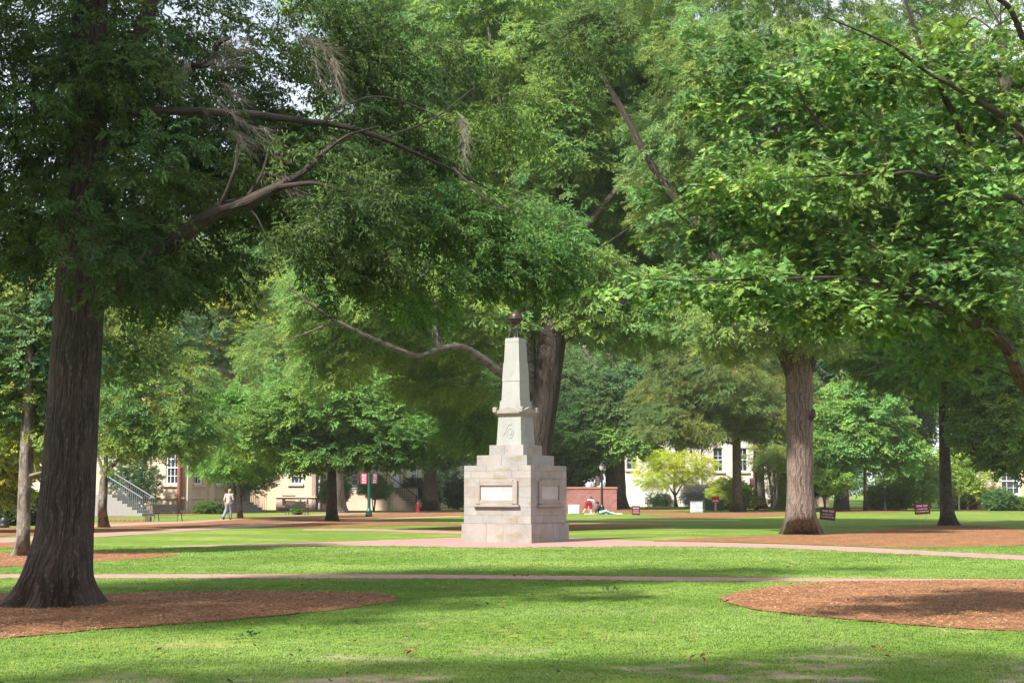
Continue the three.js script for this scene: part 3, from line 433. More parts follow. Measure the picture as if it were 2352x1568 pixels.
// the near red oak whose trunk stands outside the frame on the right
const R0 = tree('red_oak', 'near oak reaching in from the right with big lobed leaves', {
  base: Wd(8.5, 0, -22.4), r0: 0.42, seed: 14, back: 1.0, dens: 0.9, kind: 'lobed', tint: [0.082, 0.165, 0.038], bark: barkBlack,
  trunk: [[Wd(8.5, 0.9, -22.4), 0.36], [Wd(8.45, 2.6, -22.3), 0.33], [Wd(8.3, 4.5, -22), 0.28], [Wd(8, 7, -21.5), 0.2], [Wd(7.8, 10, -21), 0.09]],
  tk: { radial: 44, rings: 50, flare: 0.7, fh: 0.4, ridge: 0.03 },
  limbs: [
    [[Wd(8.4, 2.2, -22.3), 0.13], [2360, 890, 20.5, 0.09], [2335, 850, 20, 0.085], [2312, 790, 19.6, 0.08], [2275, 755, 19.3, 0.065], [2220, 735, 19, 0.05], [2120, 690, 18.6, 0.03], [1960, 640, 18, 0.018], [1780, 640, 17.4, 0.012], [1600, 645, 16.8, 0.008], [1490, 640, 16.4, 0.004]],
    [[Wd(8.3, 3.2, -22), 0.12], [2400, 620, 20, 0.07], [2280, 440, 19.2, 0.055], [2225, 330, 19, 0.05], [2180, 240, 18.9, 0.045], [2120, 120, 18.8, 0.035], [2080, 0, 18.7, 0.02]],
    [[Wd(8.3, 3.6, -22), 0.1], [2400, 500, 19.6, 0.055], [2240, 435, 18.6, 0.03], [2160, 410, 18.3, 0.026], [2090, 395, 18, 0.022], [2040, 400, 17.8, 0.018], [1910, 403, 17.4, 0.012], [1790, 410, 17, 0.006]],
    [[Wd(8.1, 5.2, -21.8), 0.09], [2380, 330, 19.4, 0.05], [2200, 205, 18.2, 0.026], [2130, 165, 18, 0.022], [2040, 100, 17.6, 0.016], [1900, 40, 17.2, 0.01]],
    [[Wd(8.0, 6.4, -21.6), 0.08], [2340, 60, 19.4, 0.04], [2300, 0, 19, 0.035], [2200, -60, 18.5, 0.02]],
    [[2360, 330, 20.4, 0.08], [2320, 260, 20.4, 0.075], [2310, 180, 20.4, 0.07], [2300, 60, 20.4, 0.06]],
    [[2120, 690, 18.6, 0.02], [2000, 560, 18.2, 0.014], [1880, 530, 17.8, 0.008]],
    [[1890, 290, 18, 0.015], [1850, 240, 17.8, 0.012], [1830, 190, 17.6, 0.007]],
  ],
  crown: [
    E([2240, 130, 18.2], [0.95, 0.6, 1.1], 40, 0.24, 15), E([1960, 120, 17.6], [1.0, 0.5, 1.0], 36, 0.24, 14), E([2090, 300, 17.7], [1.2, 0.4, 1.0], 34, 0.24, 15, { flat: 0.35 }), E([1870, 400, 17.2], [0.9, 0.3, 0.8], 24, 0.24, 14, { flat: 0.35 }), E([2270, 420, 18], [0.7, 0.5, 0.9], 26, 0.24, 15),
    E([2060, 590, 18], [1.5, 0.24, 1.0], 44, 0.24, 15, { flat: 0.32 }), E([1760, 625, 17], [1.0, 0.17, 0.7], 30, 0.3, 14, { flat: 0.3 }), E([2170, 690, 18.4], [1.0, 0.3, 1.0], 32, 0.24, 15, { flat: 0.35 }), E([2300, 560, 18.2], [0.5, 0.36, 0.8], 20, 0.3, 15), E([1540, 630, 16.5], [0.42, 0.08, 0.3], 8, 0.22, 9, { flat: 0.3 }), E([1960, 690, 17.6], [0.9, 0.15, 0.6], 18, 0.3, 13, { flat: 0.3 }), E([2290, 740, 19], [0.5, 0.35, 0.8], 14, 0.3, 13), E([2190, 830, 19.6], [0.45, 0.2, 0.6], 10, 0.3, 11),
    E([1680, 420, 18], [0.8, 0.35, 0.8], 18, 0.24, 12, { tint: [0.05, 0.11, 0.022] }), E([1700, 130, 18.4], [0.6, 0.55, 0.8], 18, 0.24, 12, { tint: [0.045, 0.1, 0.022] }), E([1820, 520, 18.4], [1.5, 0.3, 0.8], 22, 0.24, 12, { tint: [0.05, 0.11, 0.022] }), E([1840, 240, 18], [0.8, 0.4, 0.8], 18, 0.24, 12), E([2000, 480, 18.6], [1.3, 0.3, 0.6], 20, 0.24, 13),
    E([2340, 280, 19], [0.6, 0.8, 0.8], 18, 0.36, 14, { tint: [0.04, 0.095, 0.02] }), E(Wd(8.2, 8.6, -21), [2.2, 1, 2], 14, 0.5, 20), E([2420, 600, 19.5], [0.8, 1.4, 1], 24, 0.4, 16),
  ], fo: { scale: 0.6, lift: 0.05, vary: 0.2, varyV: 0.25 }, subs: 1, bk: 0.6,
});
{ // the oak leaves one can pick out: single leaves on the outer tips
  const r = RNG(31), shapes = [0, 1, 2].map((k) => trisGeo(leafTris('lobed', 1, 0.86 + k * 0.1).map((t) => ({ p: t.flat(), c: [1, 1, 1] }))));
  const mats = [[0.12, 0.24, 0.04], [0.1, 0.21, 0.036], [0.16, 0.26, 0.04], [0.09, 0.19, 0.034]].map((c) => { const m = leafMat(0.4, 0.35); m.color = rgb(...c); return m; });
  const spots = [[2060, 560, 17.4, 500, 40], [1760, 612, 16.6, 330, 26], [2150, 655, 17.6, 300, 44], [2240, 130, 17.2, 270, 110], [1960, 110, 16.8, 300, 90], [2090, 290, 17, 360, 60], [1870, 392, 16.6, 260, 44], [2290, 500, 17.4, 150, 100], [1545, 625, 16.3, 130, 16], [1960, 690, 17.2, 240, 26]];
  for (let i = 0; i < 300; i++) {
    const s = spots[i % spots.length], p = D(s[0] + (r() + r() - 1) * s[3], s[1] + (r() + r() - 1) * s[4], s[2] + (r() - 0.5) * 0.8);
    const m = new THREE.Mesh(shapes[i % 3], mats[Math.floor(r() * 4)]); m.name = numbered('leaf'); m.castShadow = m.receiveShadow = true; m.position.copy(p.sub(R0.position)); m.quaternion.copy(EUL(1.3 + (r() - 0.5) * 1.1, r() * 6.28, (r() - 0.5) * 0.8)); m.scale.setScalar(0.09 + 0.05 * r()); R0.add(m);
  }
}
// the stout oak standing right of the monument
tree('post_oak', 'stout grey brown trunk forking low, standing right of the monument', {
  base: [1842, 1226], r0: 0.62, seed: 19, dens: 1.3, kind: 'fine', tint: [0.12, 0.195, 0.072], bark: barkGrey, limbBark: barkDark,
  trunk: [[1841, 1190, 55, 0.52], [1839, 1120, 55, 0.47], [1838, 1000, 55, 0.465], [1836, 900, 55, 0.475], [1834, 840, 55, 0.5], [1826, 780, 55, 0.36]],
  tk: { radial: 64, rings: 60, flare: 0.42, fh: 0.55, lobes: 5, ridge: 0.014, freq: 60 },
  limbs: [
    [[1830, 870, 55, 0.36], [1806, 820, 54.8, 0.26], [1770, 760, 54.6, 0.2], [1700, 680, 54.4, 0.17], [1610, 540, 54.2, 0.15], [1490, 366, 54, 0.13], [1440, 270, 54, 0.11], [1395, 190, 54, 0.1], [1350, 70, 54, 0.08], [1320, -40, 54, 0.05]],
    [[1842, 870, 55, 0.34], [1866, 820, 55, 0.2], [1890, 740, 55.4, 0.15], [1920, 600, 56, 0.1], [1950, 400, 56, 0.06]],
    [[1834, 830, 55, 0.26], [1800, 700, 56, 0.2], [1785, 500, 56.5, 0.16], [1785, 380, 57, 0.14], [1775, 230, 57, 0.12], [1770, 50, 57, 0.07]],
    [[1785, 420, 57, 0.08], [1760, 330, 57, 0.06], [1735, 220, 57, 0.04]],
    [[1862, 960, 54.7, 0.12], [1868, 952, 54.55, 0.1], [1869, 940, 54.6, 0.06]],
    [[1352, 80, 54, 0.04], [1330, 115, 53.8, 0.03], [1290, 150, 53.6, 0.015]],
    [[1450, 520, 54, 0.03], [1400, 555, 53.8, 0.03], [1365, 580, 53.6, 0.015]],
  ],
  crown: [
    E([1760, 700, 54], [1.7, 1.1, 1.6], 54, 0.6, 44), E([1680, 760, 54], [0.9, 0.6, 1.0], 22, 0.5, 40), E([1890, 760, 54.2], [0.8, 0.4, 0.9], 12, 0.5, 36), E([1700, 450, 56.5], [3, 2.4, 2.6], 60, 0.85, 50), E([1760, 200, 57.5], [3.4, 2.6, 3], 60, 0.9, 50), E([1620, 130, 56], [1.7, 1.6, 2], 24, 0.8, 46), E([1560, 330, 56], [1.8, 2.0, 2], 30, 0.8, 46), E([2000, 500, 58], [3.6, 3, 2.6], 60, 0.95, 50), E([2100, 200, 59], [4.5, 2.8, 3], 60, 1.0, 52), E([1900, -60, 59], [8, 2.4, 3], 80, 1.1, 54), E([2340, 330, 60], [3, 4, 3], 50, 1.0, 54), E([1370, 60, 54], [0.9, 0.7, 0.9], 14, 0.5, 40, { tint: [0.07, 0.12, 0.04] }), E([1610, 700, 56], [1.0, 0.8, 1], 18, 0.6, 44),
  ], fo: { scale: 1.02, lift: -0.25, vary: 0.12 },
});
tree('young_oak', 'slim smooth pale trunk with mottled bark at the left edge', {
  base: [50, 1276], r0: 0.21, seed: 23, back: 0.9, kind: 'broad', tint: [0.075, 0.135, 0.055], bark: barkPale,
  trunk: [[52, 1240, 37.1, 0.165], [54, 1150, 37.1, 0.155], [58, 1050, 37.1, 0.15], [62, 950, 37.1, 0.14], [66, 820, 37.1, 0.12], [72, 650, 37.1, 0.08], [76, 540, 37.1, 0.05]],
  tk: { radial: 30, rings: 44, flare: 0.85, fh: 0.16, lobes: 4, ridge: 0.006, skew: 0.3 },
  limbs: [[[62, 1095, 37.1, 0.05], [90, 1086, 36.9, 0.04], [120, 1080, 36.6, 0.03]], [[63, 930, 37.1, 0.05], [40, 870, 37, 0.03], [0, 800, 37, 0.02]], [[66, 880, 37.1, 0.05], [100, 760, 37, 0.03], [120, 690, 37, 0.015]]],
  crown: [E([40, 770, 37], [1.0, 1.9, 1.2], 46, 0.5, 34), E([90, 985, 37], [0.7, 0.35, 0.8], 8, 0.35, 20), E([-10, 900, 37], [0.7, 0.9, 0.9], 14, 0.45, 28), E([280, 760, 40], [0.9, 0.9, 1.1], 18, 0.5, 30)],
  fo: { vary: 0.3, scale: 0.8 },
});
tree('crape_myrtle', 'small tree with a pale forked trunk right of the massive dark trunk', {
  base: [238, 1211], r0: 0.24, seed: 27, kind: 'fine', tint: [0.105, 0.185, 0.055], bark: barkPale, cat: 'tree',
  trunk: [[234, 1170, 65, 0.2], [236, 1130, 65, 0.19], [238, 1100, 65, 0.17], [246, 1075, 65, 0.15]], tk: { radial: 24, rings: 24, flare: 0.5, fh: 0.2, ridge: 0.01 },
  limbs: [[[240, 1095, 65, 0.13], [256, 1070, 65, 0.1], [285, 1045, 64.6, 0.08], [320, 1020, 64.2, 0.07], [345, 1000, 64, 0.05], [400, 960, 64, 0.03]], [[240, 1090, 65, 0.11], [243, 1050, 65, 0.09], [246, 1000, 65, 0.07], [260, 900, 65, 0.04]], [[238, 1090, 65, 0.09], [228, 1060, 65, 0.06], [222, 1030, 65, 0.05]], [[300, 1000, 64.5, 0.05], [340, 960, 64.2, 0.04], [360, 930, 64, 0.02]]],
  crown: [E([330, 890, 64.5], [2.4, 2.2, 2.4], 60, 0.75, 40), E([300, 1010, 64], [1.4, 0.55, 1.4], 16, 0.55, 32), E([420, 980, 64], [1.5, 0.9, 1.5], 22, 0.6, 34), E([330, 740, 66], [2.2, 1.6, 2], 34, 0.75, 38, { tint: [0.07, 0.125, 0.065] })],
  fo: { vary: 0.25, scale: 1.1 },
});
tree('crape_myrtle', 'little grey stemmed tree beside the walking person', {
  base: [551, 1190], r0: 0.17, seed: 33, kind: 'fine', tint: [0.1, 0.2, 0.05], bark: barkPale,
  trunk: [[550, 1160, 86.5, 0.14], [548, 1120, 86.5, 0.12], [546, 1108, 86.5, 0.14]], tk: { radial: 20, rings: 16, flare: 0.6, fh: 0.15, ridge: 0.006 },
  limbs: [[[547, 1110, 86.5, 0.09], [540, 1090, 86.5, 0.07], [520, 1060, 86.5, 0.05]], [[547, 1110, 86.5, 0.09], [553, 1085, 86.5, 0.07], [560, 1050, 86.5, 0.05]], [[547, 1110, 86.5, 0.08], [570, 1100, 86, 0.06], [600, 1080, 85.6, 0.04]]],
  crown: [E([535, 1040, 86.5], [2.6, 1.2, 2.2], 50, 0.6, 34), E([600, 1060, 86], [1.2, 0.6, 1.2], 14, 0.5, 28), E([560, 950, 88], [2.6, 1.7, 2.4], 46, 0.7, 36)], fo: { vary: 0.16, scale: 1.1 },
});
tree('shade_tree', 'medium tree with a rounded bright green layered crown left of the monument', {
  base: [762, 1196], r0: 0.32, seed: 38, kind: 'broad', tint: [0.095, 0.185, 0.05], dens: 0.85, bark: barkDark,
  trunk: [[762, 1160, 79, 0.27], [762, 1110, 79, 0.25], [762, 1060, 79, 0.22], [764, 1000, 79, 0.17], [764, 880, 79, 0.08]], tk: { radial: 28, rings: 30, flare: 0.55, fh: 0.25, ridge: 0.012 },
  limbs: [[[763, 1075, 79, 0.1], [790, 1055, 78.6, 0.07], [840, 1035, 78, 0.05], [920, 1020, 77.5, 0.03]], [[763, 1050, 79, 0.1], [720, 1010, 78.5, 0.06], [640, 980, 78, 0.03]], [[764, 1000, 79, 0.1], [820, 950, 79, 0.05], [900, 910, 79, 0.02]], [[764, 980, 79, 0.09], [740, 930, 79, 0.05], [700, 880, 79, 0.03]]],
  crown: [E([770, 930, 79], [3.6, 1.9, 3.4], 90, 0.8, 46), E([640, 980, 78.5], [2.2, 1.3, 2.2], 36, 0.75, 42), E([930, 1000, 78], [2.1, 0.9, 2], 34, 0.7, 42, { tint: [0.055, 0.135, 0.03] }), E([830, 1040, 78], [2.8, 0.5, 2], 26, 0.6, 38, { tint: [0.05, 0.12, 0.028] }), E([690, 1050, 77.5], [0.9, 0.55, 1], 12, 0.5, 34), E([520, 950, 80], [1.4, 1.5, 1.6], 22, 0.7, 40, { tint: [0.085, 0.18, 0.04] })],
  fo: { vary: 0.12, scale: 1.1 }, bk: 0.8,
});
tree('sunlit_tree', 'tall yellow green sunlit tree behind the left lawn trees', {
  base: Wd(-25, 0, -130), r0: 0.4, seed: 41, kind: 'broad', tint: [0.2, 0.255, 0.04], bark: barkGrey,
  trunk: [[Wd(-25, 3, -130), 0.34], [Wd(-24.8, 8, -130), 0.25], [Wd(-24.5, 16, -130), 0.1]], tk: { radial: 20, rings: 20, flare: 0.5 },
  crown: [E([510, 720, 130], [5, 4.7, 4], 90, 1.2, 46), E([440, 830, 128], [3.5, 2.6, 3], 40, 1.0, 42), E([590, 850, 128], [3.5, 3.4, 3], 46, 0.95, 42, { tint: [0.12, 0.21, 0.05] })], fo: { vary: 0.2, scale: 1.5 },
});
tree('grey_tree', 'thicker grey trunk close behind the medium green tree', {
  base: [776, 1177.5], r0: 0.6, seed: 44, kind: 'fine', tint: [0.1, 0.17, 0.055], bark: barkGrey,
  trunk: [[774, 1130, 108, 0.5], [773, 1080, 108, 0.46], [774, 980, 108, 0.4], [776, 820, 108, 0.3], [780, 600, 108, 0.15]], tk: { radial: 30, rings: 24, flare: 0.5, fh: 0.4, ridge: 0.03 },
  crown: [E([720, 830, 108], [5, 3.5, 4], 70, 1.1, 46), E([640, 560, 110], [4.5, 4, 4], 60, 1.2, 44), E([800, 420, 112], [6, 5, 4], 60, 1.3, 44)], fo: { scale: 1.7 },
});
tree('flared_oak', 'broad grey trunk with spreading roots behind the fire hydrant', {
  base: [990, 1172.5], r0: 0.62, seed: 47, kind: 'broad', tint: [0.06, 0.13, 0.035], bark: barkGrey,
  trunk: [[989, 1150, 118, 0.56], [988, 1120, 118, 0.5], [988, 1060, 118, 0.46], [990, 960, 118, 0.36], [995, 840, 118, 0.2]], tk: { radial: 36, rings: 30, flare: 0.95, fh: 0.5, lobes: 4, ridge: 0.03 },
  crown: [E([990, 990, 117], [3.6, 2.2, 3], 60, 0.95, 44), E([1070, 930, 119], [3.4, 3, 3], 40, 1.0, 40, { tint: [0.085, 0.16, 0.045] }), E([1040, 860, 124], [3.4, 3, 3], 16, 1.0, 44), E([920, 880, 120], [4, 3.4, 3], 50, 1.1, 44), E([1110, 1010, 116], [1.2, 1.2, 1.2], 16, 0.7, 36, { tint: [0.11, 0.2, 0.06] })], fo: { scale: 1.5 },
});
tree('water_oak', 'very thick ridged trunk beside the picnic with dark green crown', {
  base: [1415, 1168.5], r0: 1.0, seed: 52, kind: 'broad', tint: [0.05, 0.105, 0.04], bark: barkGrey,
  trunk: [[1415, 1140, 130, 0.88], [1414, 1100, 130, 0.82], [1413, 1040, 130, 0.78], [1411, 960, 130, 0.6], [1408, 860, 130, 0.5], [1405, 760, 130, 0.3]], tk: { radial: 40, rings: 30, flare: 0.55, fh: 0.7, lobes: 5, ridge: 0.06 },
  limbs: [[[1411, 930, 130, 0.35], [1380, 860, 130, 0.25], [1340, 800, 130, 0.15]], [[1410, 900, 130, 0.35], [1440, 840, 130, 0.25], [1480, 790, 130, 0.12]]],
  crown: [E([1400, 930, 129], [4.4, 3.4, 4], 90, 1.2, 46), E([1320, 990, 127], [2.4, 2, 2.4], 34, 1.0, 42, { tint: [0.085, 0.17, 0.055] }), E([1420, 1010, 126], [2, 0.8, 1.6], 18, 0.8, 36, { tint: [0.1, 0.19, 0.05] }), E([1290, 880, 132], [2.4, 2.4, 2.4], 28, 1.1, 42), E([1470, 850, 131], [3.2, 3, 3], 40, 1.1, 42, { tint: [0.075, 0.13, 0.045] }), E([1330, 1050, 128], [1.8, 1.2, 1.8], 22, 0.8, 38)],
  fo: { scale: 1.7 },
});
tree('pin_oak', 'slim straight trunk with low level branches left of the stout oak', {
  base: [1695, 1175.5], r0: 0.4, seed: 55, kind: 'fine', tint: [0.085, 0.125, 0.038], bark: barkBlack,
  trunk: [[1694, 1150, 112, 0.36], [1693, 1100, 112, 0.33], [1692, 1000, 112, 0.29], [1691, 880, 112, 0.22], [1690, 720, 112, 0.1]], tk: { radial: 26, rings: 26, flare: 0.75, fh: 0.4, ridge: 0.02 },
  limbs: [[[1692, 1020, 112, 0.1], [1640, 1010, 111, 0.07], [1580, 1000, 110, 0.04]], [[1692, 990, 112, 0.1], [1740, 985, 111, 0.07], [1800, 990, 110, 0.04]], [[1692, 950, 112, 0.1], [1630, 930, 111, 0.06], [1560, 925, 110, 0.03]]],
  crown: [E([1610, 900, 112], [4.2, 3.4, 4], 86, 1.1, 44, { flat: 0.35 }), E([1570, 970, 110], [2.6, 1.2, 2.6], 26, 0.9, 38, { flat: 0.3 }), E([1740, 950, 112], [2.6, 1.6, 2.6], 30, 0.9, 38, { flat: 0.3 }), E([1590, 780, 114], [3.4, 2.6, 3], 40, 1.1, 42)], fo: { scale: 1.5, lift: -0.1 },
});
tree('pin_oak', 'second straight trunk just left of the stout oak, set farther back', {
  base: [1745, 1168.5], r0: 0.58, seed: 58, kind: 'fine', tint: [0.08, 0.12, 0.032], bark: barkBlack,
  trunk: [[1744, 1140, 129, 0.5], [1743, 1080, 129, 0.46], [1743, 980, 129, 0.4], [1742, 860, 129, 0.25]], tk: { radial: 28, rings: 24, flare: 0.8, fh: 0.5, ridge: 0.03 },
  limbs: [[[1743, 1000, 129, 0.14], [1780, 990, 128, 0.1], [1830, 1000, 127, 0.05]]],
  crown: [E([1770, 930, 128], [4.6, 2.6, 4], 60, 1.1, 42, { flat: 0.35 }), E([1700, 830, 130], [4.6, 3, 4], 50, 1.2, 42, { flat: 0.4 })], fo: { scale: 1.7 },
});
tree('dark_oak', 'slim dark trunk with a curved base on the mound at the right', {
  base: [2182, 1206], r0: 0.34, seed: 61, kind: 'broad', tint: [0.085, 0.16, 0.042], dens: 0.7, bark: barkBlack,
  trunk: [[2178, 1185, 69.5, 0.3], [2174, 1140, 69.5, 0.275], [2171, 1050, 69.5, 0.255], [2169, 960, 69.5, 0.23], [2168, 870, 69.5, 0.2], [2175, 780, 69.5, 0.12]], tk: { radial: 34, rings: 40, flare: 0.85, fh: 0.35, ridge: 0.015 },
  limbs: [[[2168, 880, 69.5, 0.12], [2190, 868, 69, 0.08], [2230, 855, 68.6, 0.04]], [[2168, 860, 69.5, 0.1], [2140, 800, 69, 0.06], [2100, 760, 69, 0.03]]],
  crown: [E([2130, 830, 69], [3.2, 0.9, 2.8], 60, 0.75, 38), E([2250, 870, 68], [2.2, 0.8, 2], 36, 0.7, 36), E([2040, 800, 69], [2, 0.8, 2], 26, 0.7, 36), E([2200, 700, 71], [3, 2, 2.4], 40, 0.9, 38)], fo: { scale: 1.2 },
});
tree('low_oak', 'dark heavy limb sweeping low at the right edge before the tan wall', {
  base: Wd(25.5, 0, -68), r0: 0.6, seed: 64, kind: 'broad', tint: [0.09, 0.165, 0.042], dens: 0.7, bark: barkBlack,
  trunk: [[Wd(25.4, 2, -68), 0.5], [Wd(25.2, 5, -68), 0.4], [Wd(25, 9, -68), 0.2]], tk: { radial: 24, rings: 20, flare: 0.5 },
  limbs: [[[Wd(25.3, 3.2, -68), 0.26], [2400, 1075, 67, 0.22], [2340, 1062, 66.5, 0.18], [2290, 1045, 66, 0.13], [2250, 1030, 65.6, 0.07]], [[2400, 1075, 67, 0.12], [2350, 1020, 66.6, 0.1], [2300, 990, 66.4, 0.05]]],
  crown: [E([2310, 970, 66], [1.6, 0.9, 1.6], 40, 0.6, 36), E([2330, 1040, 65.6], [1.0, 0.45, 1], 16, 0.5, 30), E([2320, 900, 67], [2, 1, 2], 36, 0.7, 36), E([2250, 1000, 66], [0.9, 0.6, 1], 14, 0.5, 30, { tint: [0.085, 0.15, 0.035] })], fo: { scale: 1.1 },
});
tree('sapling', 'young thin stemmed tree with light green leaves right of the stout oak', {
  base: [1988, 1172.5], r0: 0.16, seed: 67, kind: 'broad', tint: [0.1, 0.2, 0.06], bark: barkPale,
  trunk: [[1988, 1140, 118, 0.13], [1987, 1080, 118, 0.12], [1985, 1000, 118, 0.09], [1983, 880, 118, 0.04]], tk: { radial: 14, rings: 20, flare: 0.2, ridge: 0.004 },
  limbs: [[[1987, 1098, 118, 0.05], [1960, 1094, 117.6, 0.035]]],
  crown: [E([1985, 960, 117.5], [2.8, 3.6, 2.6], 70, 0.85, 36), E([1920, 1030, 117], [1.4, 1.6, 1.4], 22, 0.75, 32), E([1905, 1095, 116], [0.9, 0.5, 0.8], 8, 0.6, 26, { tint: [0.13, 0.23, 0.05] }), E([2050, 1040, 117], [1.4, 1.3, 1.4], 18, 0.75, 30)], fo: { scale: 1.6, vary: 0.16 },
});
tree('shadow_oak', 'dim grey trunk in shade behind the leaning red lawn sign', {
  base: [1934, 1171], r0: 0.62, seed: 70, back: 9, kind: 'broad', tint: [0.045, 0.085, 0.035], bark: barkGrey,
  trunk: [[1934, 1120, 124, 0.54], [1935, 1060, 124, 0.5], [1936, 940, 124, 0.4], [1938, 800, 124, 0.2]], tk: { radial: 24, rings: 18, flare: 0.25, ridge: 0.03 },
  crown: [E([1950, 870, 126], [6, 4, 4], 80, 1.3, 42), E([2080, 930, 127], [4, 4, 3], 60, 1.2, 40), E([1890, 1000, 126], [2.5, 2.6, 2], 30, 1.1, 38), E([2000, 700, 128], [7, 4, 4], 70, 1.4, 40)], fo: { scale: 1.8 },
});
tree('white_stem_myrtle', 'cluster of pale bare stems left of the stout oak', {
  base: [1776, 1170], r0: 0.16, seed: 73, kind: 'fine', tint: [0.14, 0.2, 0.07], bark: std(rgb(0.42, 0.35, 0.29), 0.85),
  trunk: [[1774, 1140, 124, 0.12], [1768, 1100, 124, 0.1], [1758, 1040, 124, 0.05]], tk: { radial: 10, rings: 14, flare: 0.4, ridge: 0.004 },
  limbs: [[[1777, 1168, 124, 0.1], [1780, 1120, 124, 0.09], [1776, 1070, 124, 0.06], [1770, 1030, 124, 0.03]], [[1780, 1168, 124, 0.09], [1788, 1120, 124, 0.07], [1795, 1060, 124, 0.04]], [[1779, 1168, 124, 0.08], [1786, 1140, 123, 0.06], [1783, 1090, 123, 0.05], [1790, 1040, 123, 0.03]]],
  crown: [E([1785, 1050, 124], [1.6, 1.6, 1.5], 28, 0.6, 24), E([1795, 1130, 125], [0.9, 1.3, 0.9], 14, 0.5, 22)], fo: { scale: 1.4 }, bk: 0.5,
});
tree('yellow_maple', 'small tiered yellow green tree before the white building', {
  base: [1553, 1164], r0: 0.16, seed: 76, dens: 0.7, kind: 'fine', tint: [0.24, 0.3, 0.03], bark: barkBlack,
  trunk: [[1552, 1150, 144, 0.13], [1550, 1130, 144, 0.12], [1548, 1110, 144, 0.09]], tk: { radial: 14, rings: 12, flare: 0.5, ridge: 0.01 },
  limbs: [[[1551, 1140, 144, 0.09], [1535, 1115, 144, 0.06], [1505, 1085, 144, 0.03]], [[1551, 1140, 144, 0.09], [1570, 1110, 143.5, 0.07], [1605, 1085, 143, 0.03]], [[1549, 1120, 144, 0.08], [1550, 1080, 144, 0.05], [1540, 1050, 144, 0.02]]],
  crown: [E([1540, 1055, 144], [2.6, 0.9, 2.2], 34, 0.7, 34, { flat: 0.3 }), E([1560, 1085, 143], [3.4, 0.5, 2.6], 30, 0.7, 30, { flat: 0.28 }), E([1500, 1040, 143.5], [1.2, 0.6, 1.2], 14, 0.6, 28, { flat: 0.3 }), E([1610, 1060, 143], [1.3, 0.7, 1.3], 14, 0.6, 28, { flat: 0.3 }), E([1580, 1110, 142], [2.4, 0.35, 1.8], 16, 0.6, 26, { flat: 0.28 }), E([1500, 1105, 142.5], [1.2, 0.5, 1.2], 12, 0.55, 26, { flat: 0.3 })], fo: { scale: 0.95, vary: 0.14, lift: 0 }, bk: 0.6,
});
// trees standing farther off, one by one
function backTree(x, d, top, w, label, tint, seed, sp = 1.7) {
  const X = (x - CX) / FOC * d, H = EYE + (1125 - top) / FOC * d, R = w / FOC * d / 2, b = V(X, 0, -d);
  return tree('background_tree', label, { base: b, r0: w < 300 ? 0.15 : 0.45, seed, kind: seed & 1 ? 'broad' : 'fine', tint, bark: barkGrey, trunk: [[V(X, H * 0.25, -d), w < 300 ? 0.12 : 0.38], [V(X + 0.4, H * 0.55, -d), w < 300 ? 0.09 : 0.25], [V(X + 0.5, H * 0.85, -d), 0.1]], tk: { radial: 16, rings: 14, flare: 0.5 }, crown: [E(V(X, H * 0.62, -d), [R, H * 0.34, R * 0.8], Math.round(60 + R * 6), R * 0.24, 50, { flat: 0.6 })], fo: { scale: sp }, subs: 0 });
}
backTree(-30, 58, 840, 280, 'yellow green tree at the far left edge beside the dark banner', [0.15, 0.19, 0.03], 81, 1.2);
backTree(-80, 122, 350, 700, 'tall mid green tree far behind the left edge', [0.09, 0.16, 0.05], 82);
backTree(270, 128, 420, 520, 'tall bluish green tree far behind the massive dark trunk', [0.075, 0.14, 0.06], 83);
backTree(520, 140, 560, 380, 'rounded tree far behind the yellow green sunlit one', [0.1, 0.165, 0.05], 84);
backTree(850, 150, 300, 560, 'tall light green tree far back left of the leaning giant', [0.12, 0.19, 0.05], 85, 2);
backTree(1130, 165, 420, 520, 'tall pale green tree far back behind the monument', [0.11, 0.18, 0.05], 86, 2);
backTree(1540, 170, 330, 420, 'tall tree far back above the white building', [0.1, 0.16, 0.05], 87, 2);
backTree(1860, 150, 260, 560, 'tall olive tree far back behind the stout oak', [0.09, 0.145, 0.045], 88, 2);
backTree(2200, 140, 420, 600, 'tall tree far back behind the slim dark trunk', [0.075, 0.13, 0.04], 89, 2);
backTree(2480, 110, 350, 520, 'tall dark tree far back beyond the right edge', [0.06, 0.11, 0.035], 91);
// shrubs
function shrub(x, y, w, h, label, tint, kind, seed, stem = 0, cr = 0.28) {
  const b = G(x, y), d = -b.z, R = w / FOC * d / 2, H = h / FOC * d, r = RNG(seed), t = thing('shrub', label, 'shrub', b);
  const c = V(b.x, stem + (H - stem) / 2, b.z), cl = cloud(E(c, [R * 0.8, (H - stem) / 2 * 0.8, R * 0.8], Math.round(24 + R * 14), R * cr, 60, { flat: 0.8 }), r, b), st = [];
  for (let k = 0; k < 4; k++) { const e = c.clone().add(V((r() - 0.5) * R, (r() - 0.2) * 0.4 * H, (r() - 0.5) * R)); st.push(limbGeo([{ p: V(b.x + (r() - 0.5) * 0.12, 0, b.z + (r() - 0.5) * 0.12), r: 0.05 }, { p: V(lerp(b.x, e.x, 0.3), lerp(0, e.y, 0.5), lerp(b.z, e.z, 0.3)), r: 0.035 }, { p: e, r: 0.012 }], 5, 3, 0.1, r() * 30)); }
  const g = mergeGeometries(st); g.translate(-b.x, 0, -b.z); part(t, 'stems', g, barkBlack); foliage(t, cl, kind, tint, r, { scale: clamp(Math.min(R * 1.1, (H - stem) * 0.8), 0.22, 0.75), lift: 0.3, vary: 0.12 }); return t;
}
shrub(300, 1180.8, 140, 130, 'big glossy dark shrub behind the left stair rails', [0.035, 0.085, 0.028], 'glossy', 101, 0.4);
shrub(545, 1176, 190, 105, 'wide glossy rounded shrub behind the walking person', [0.038, 0.09, 0.028], 'glossy', 102, 1.2, 0.2);
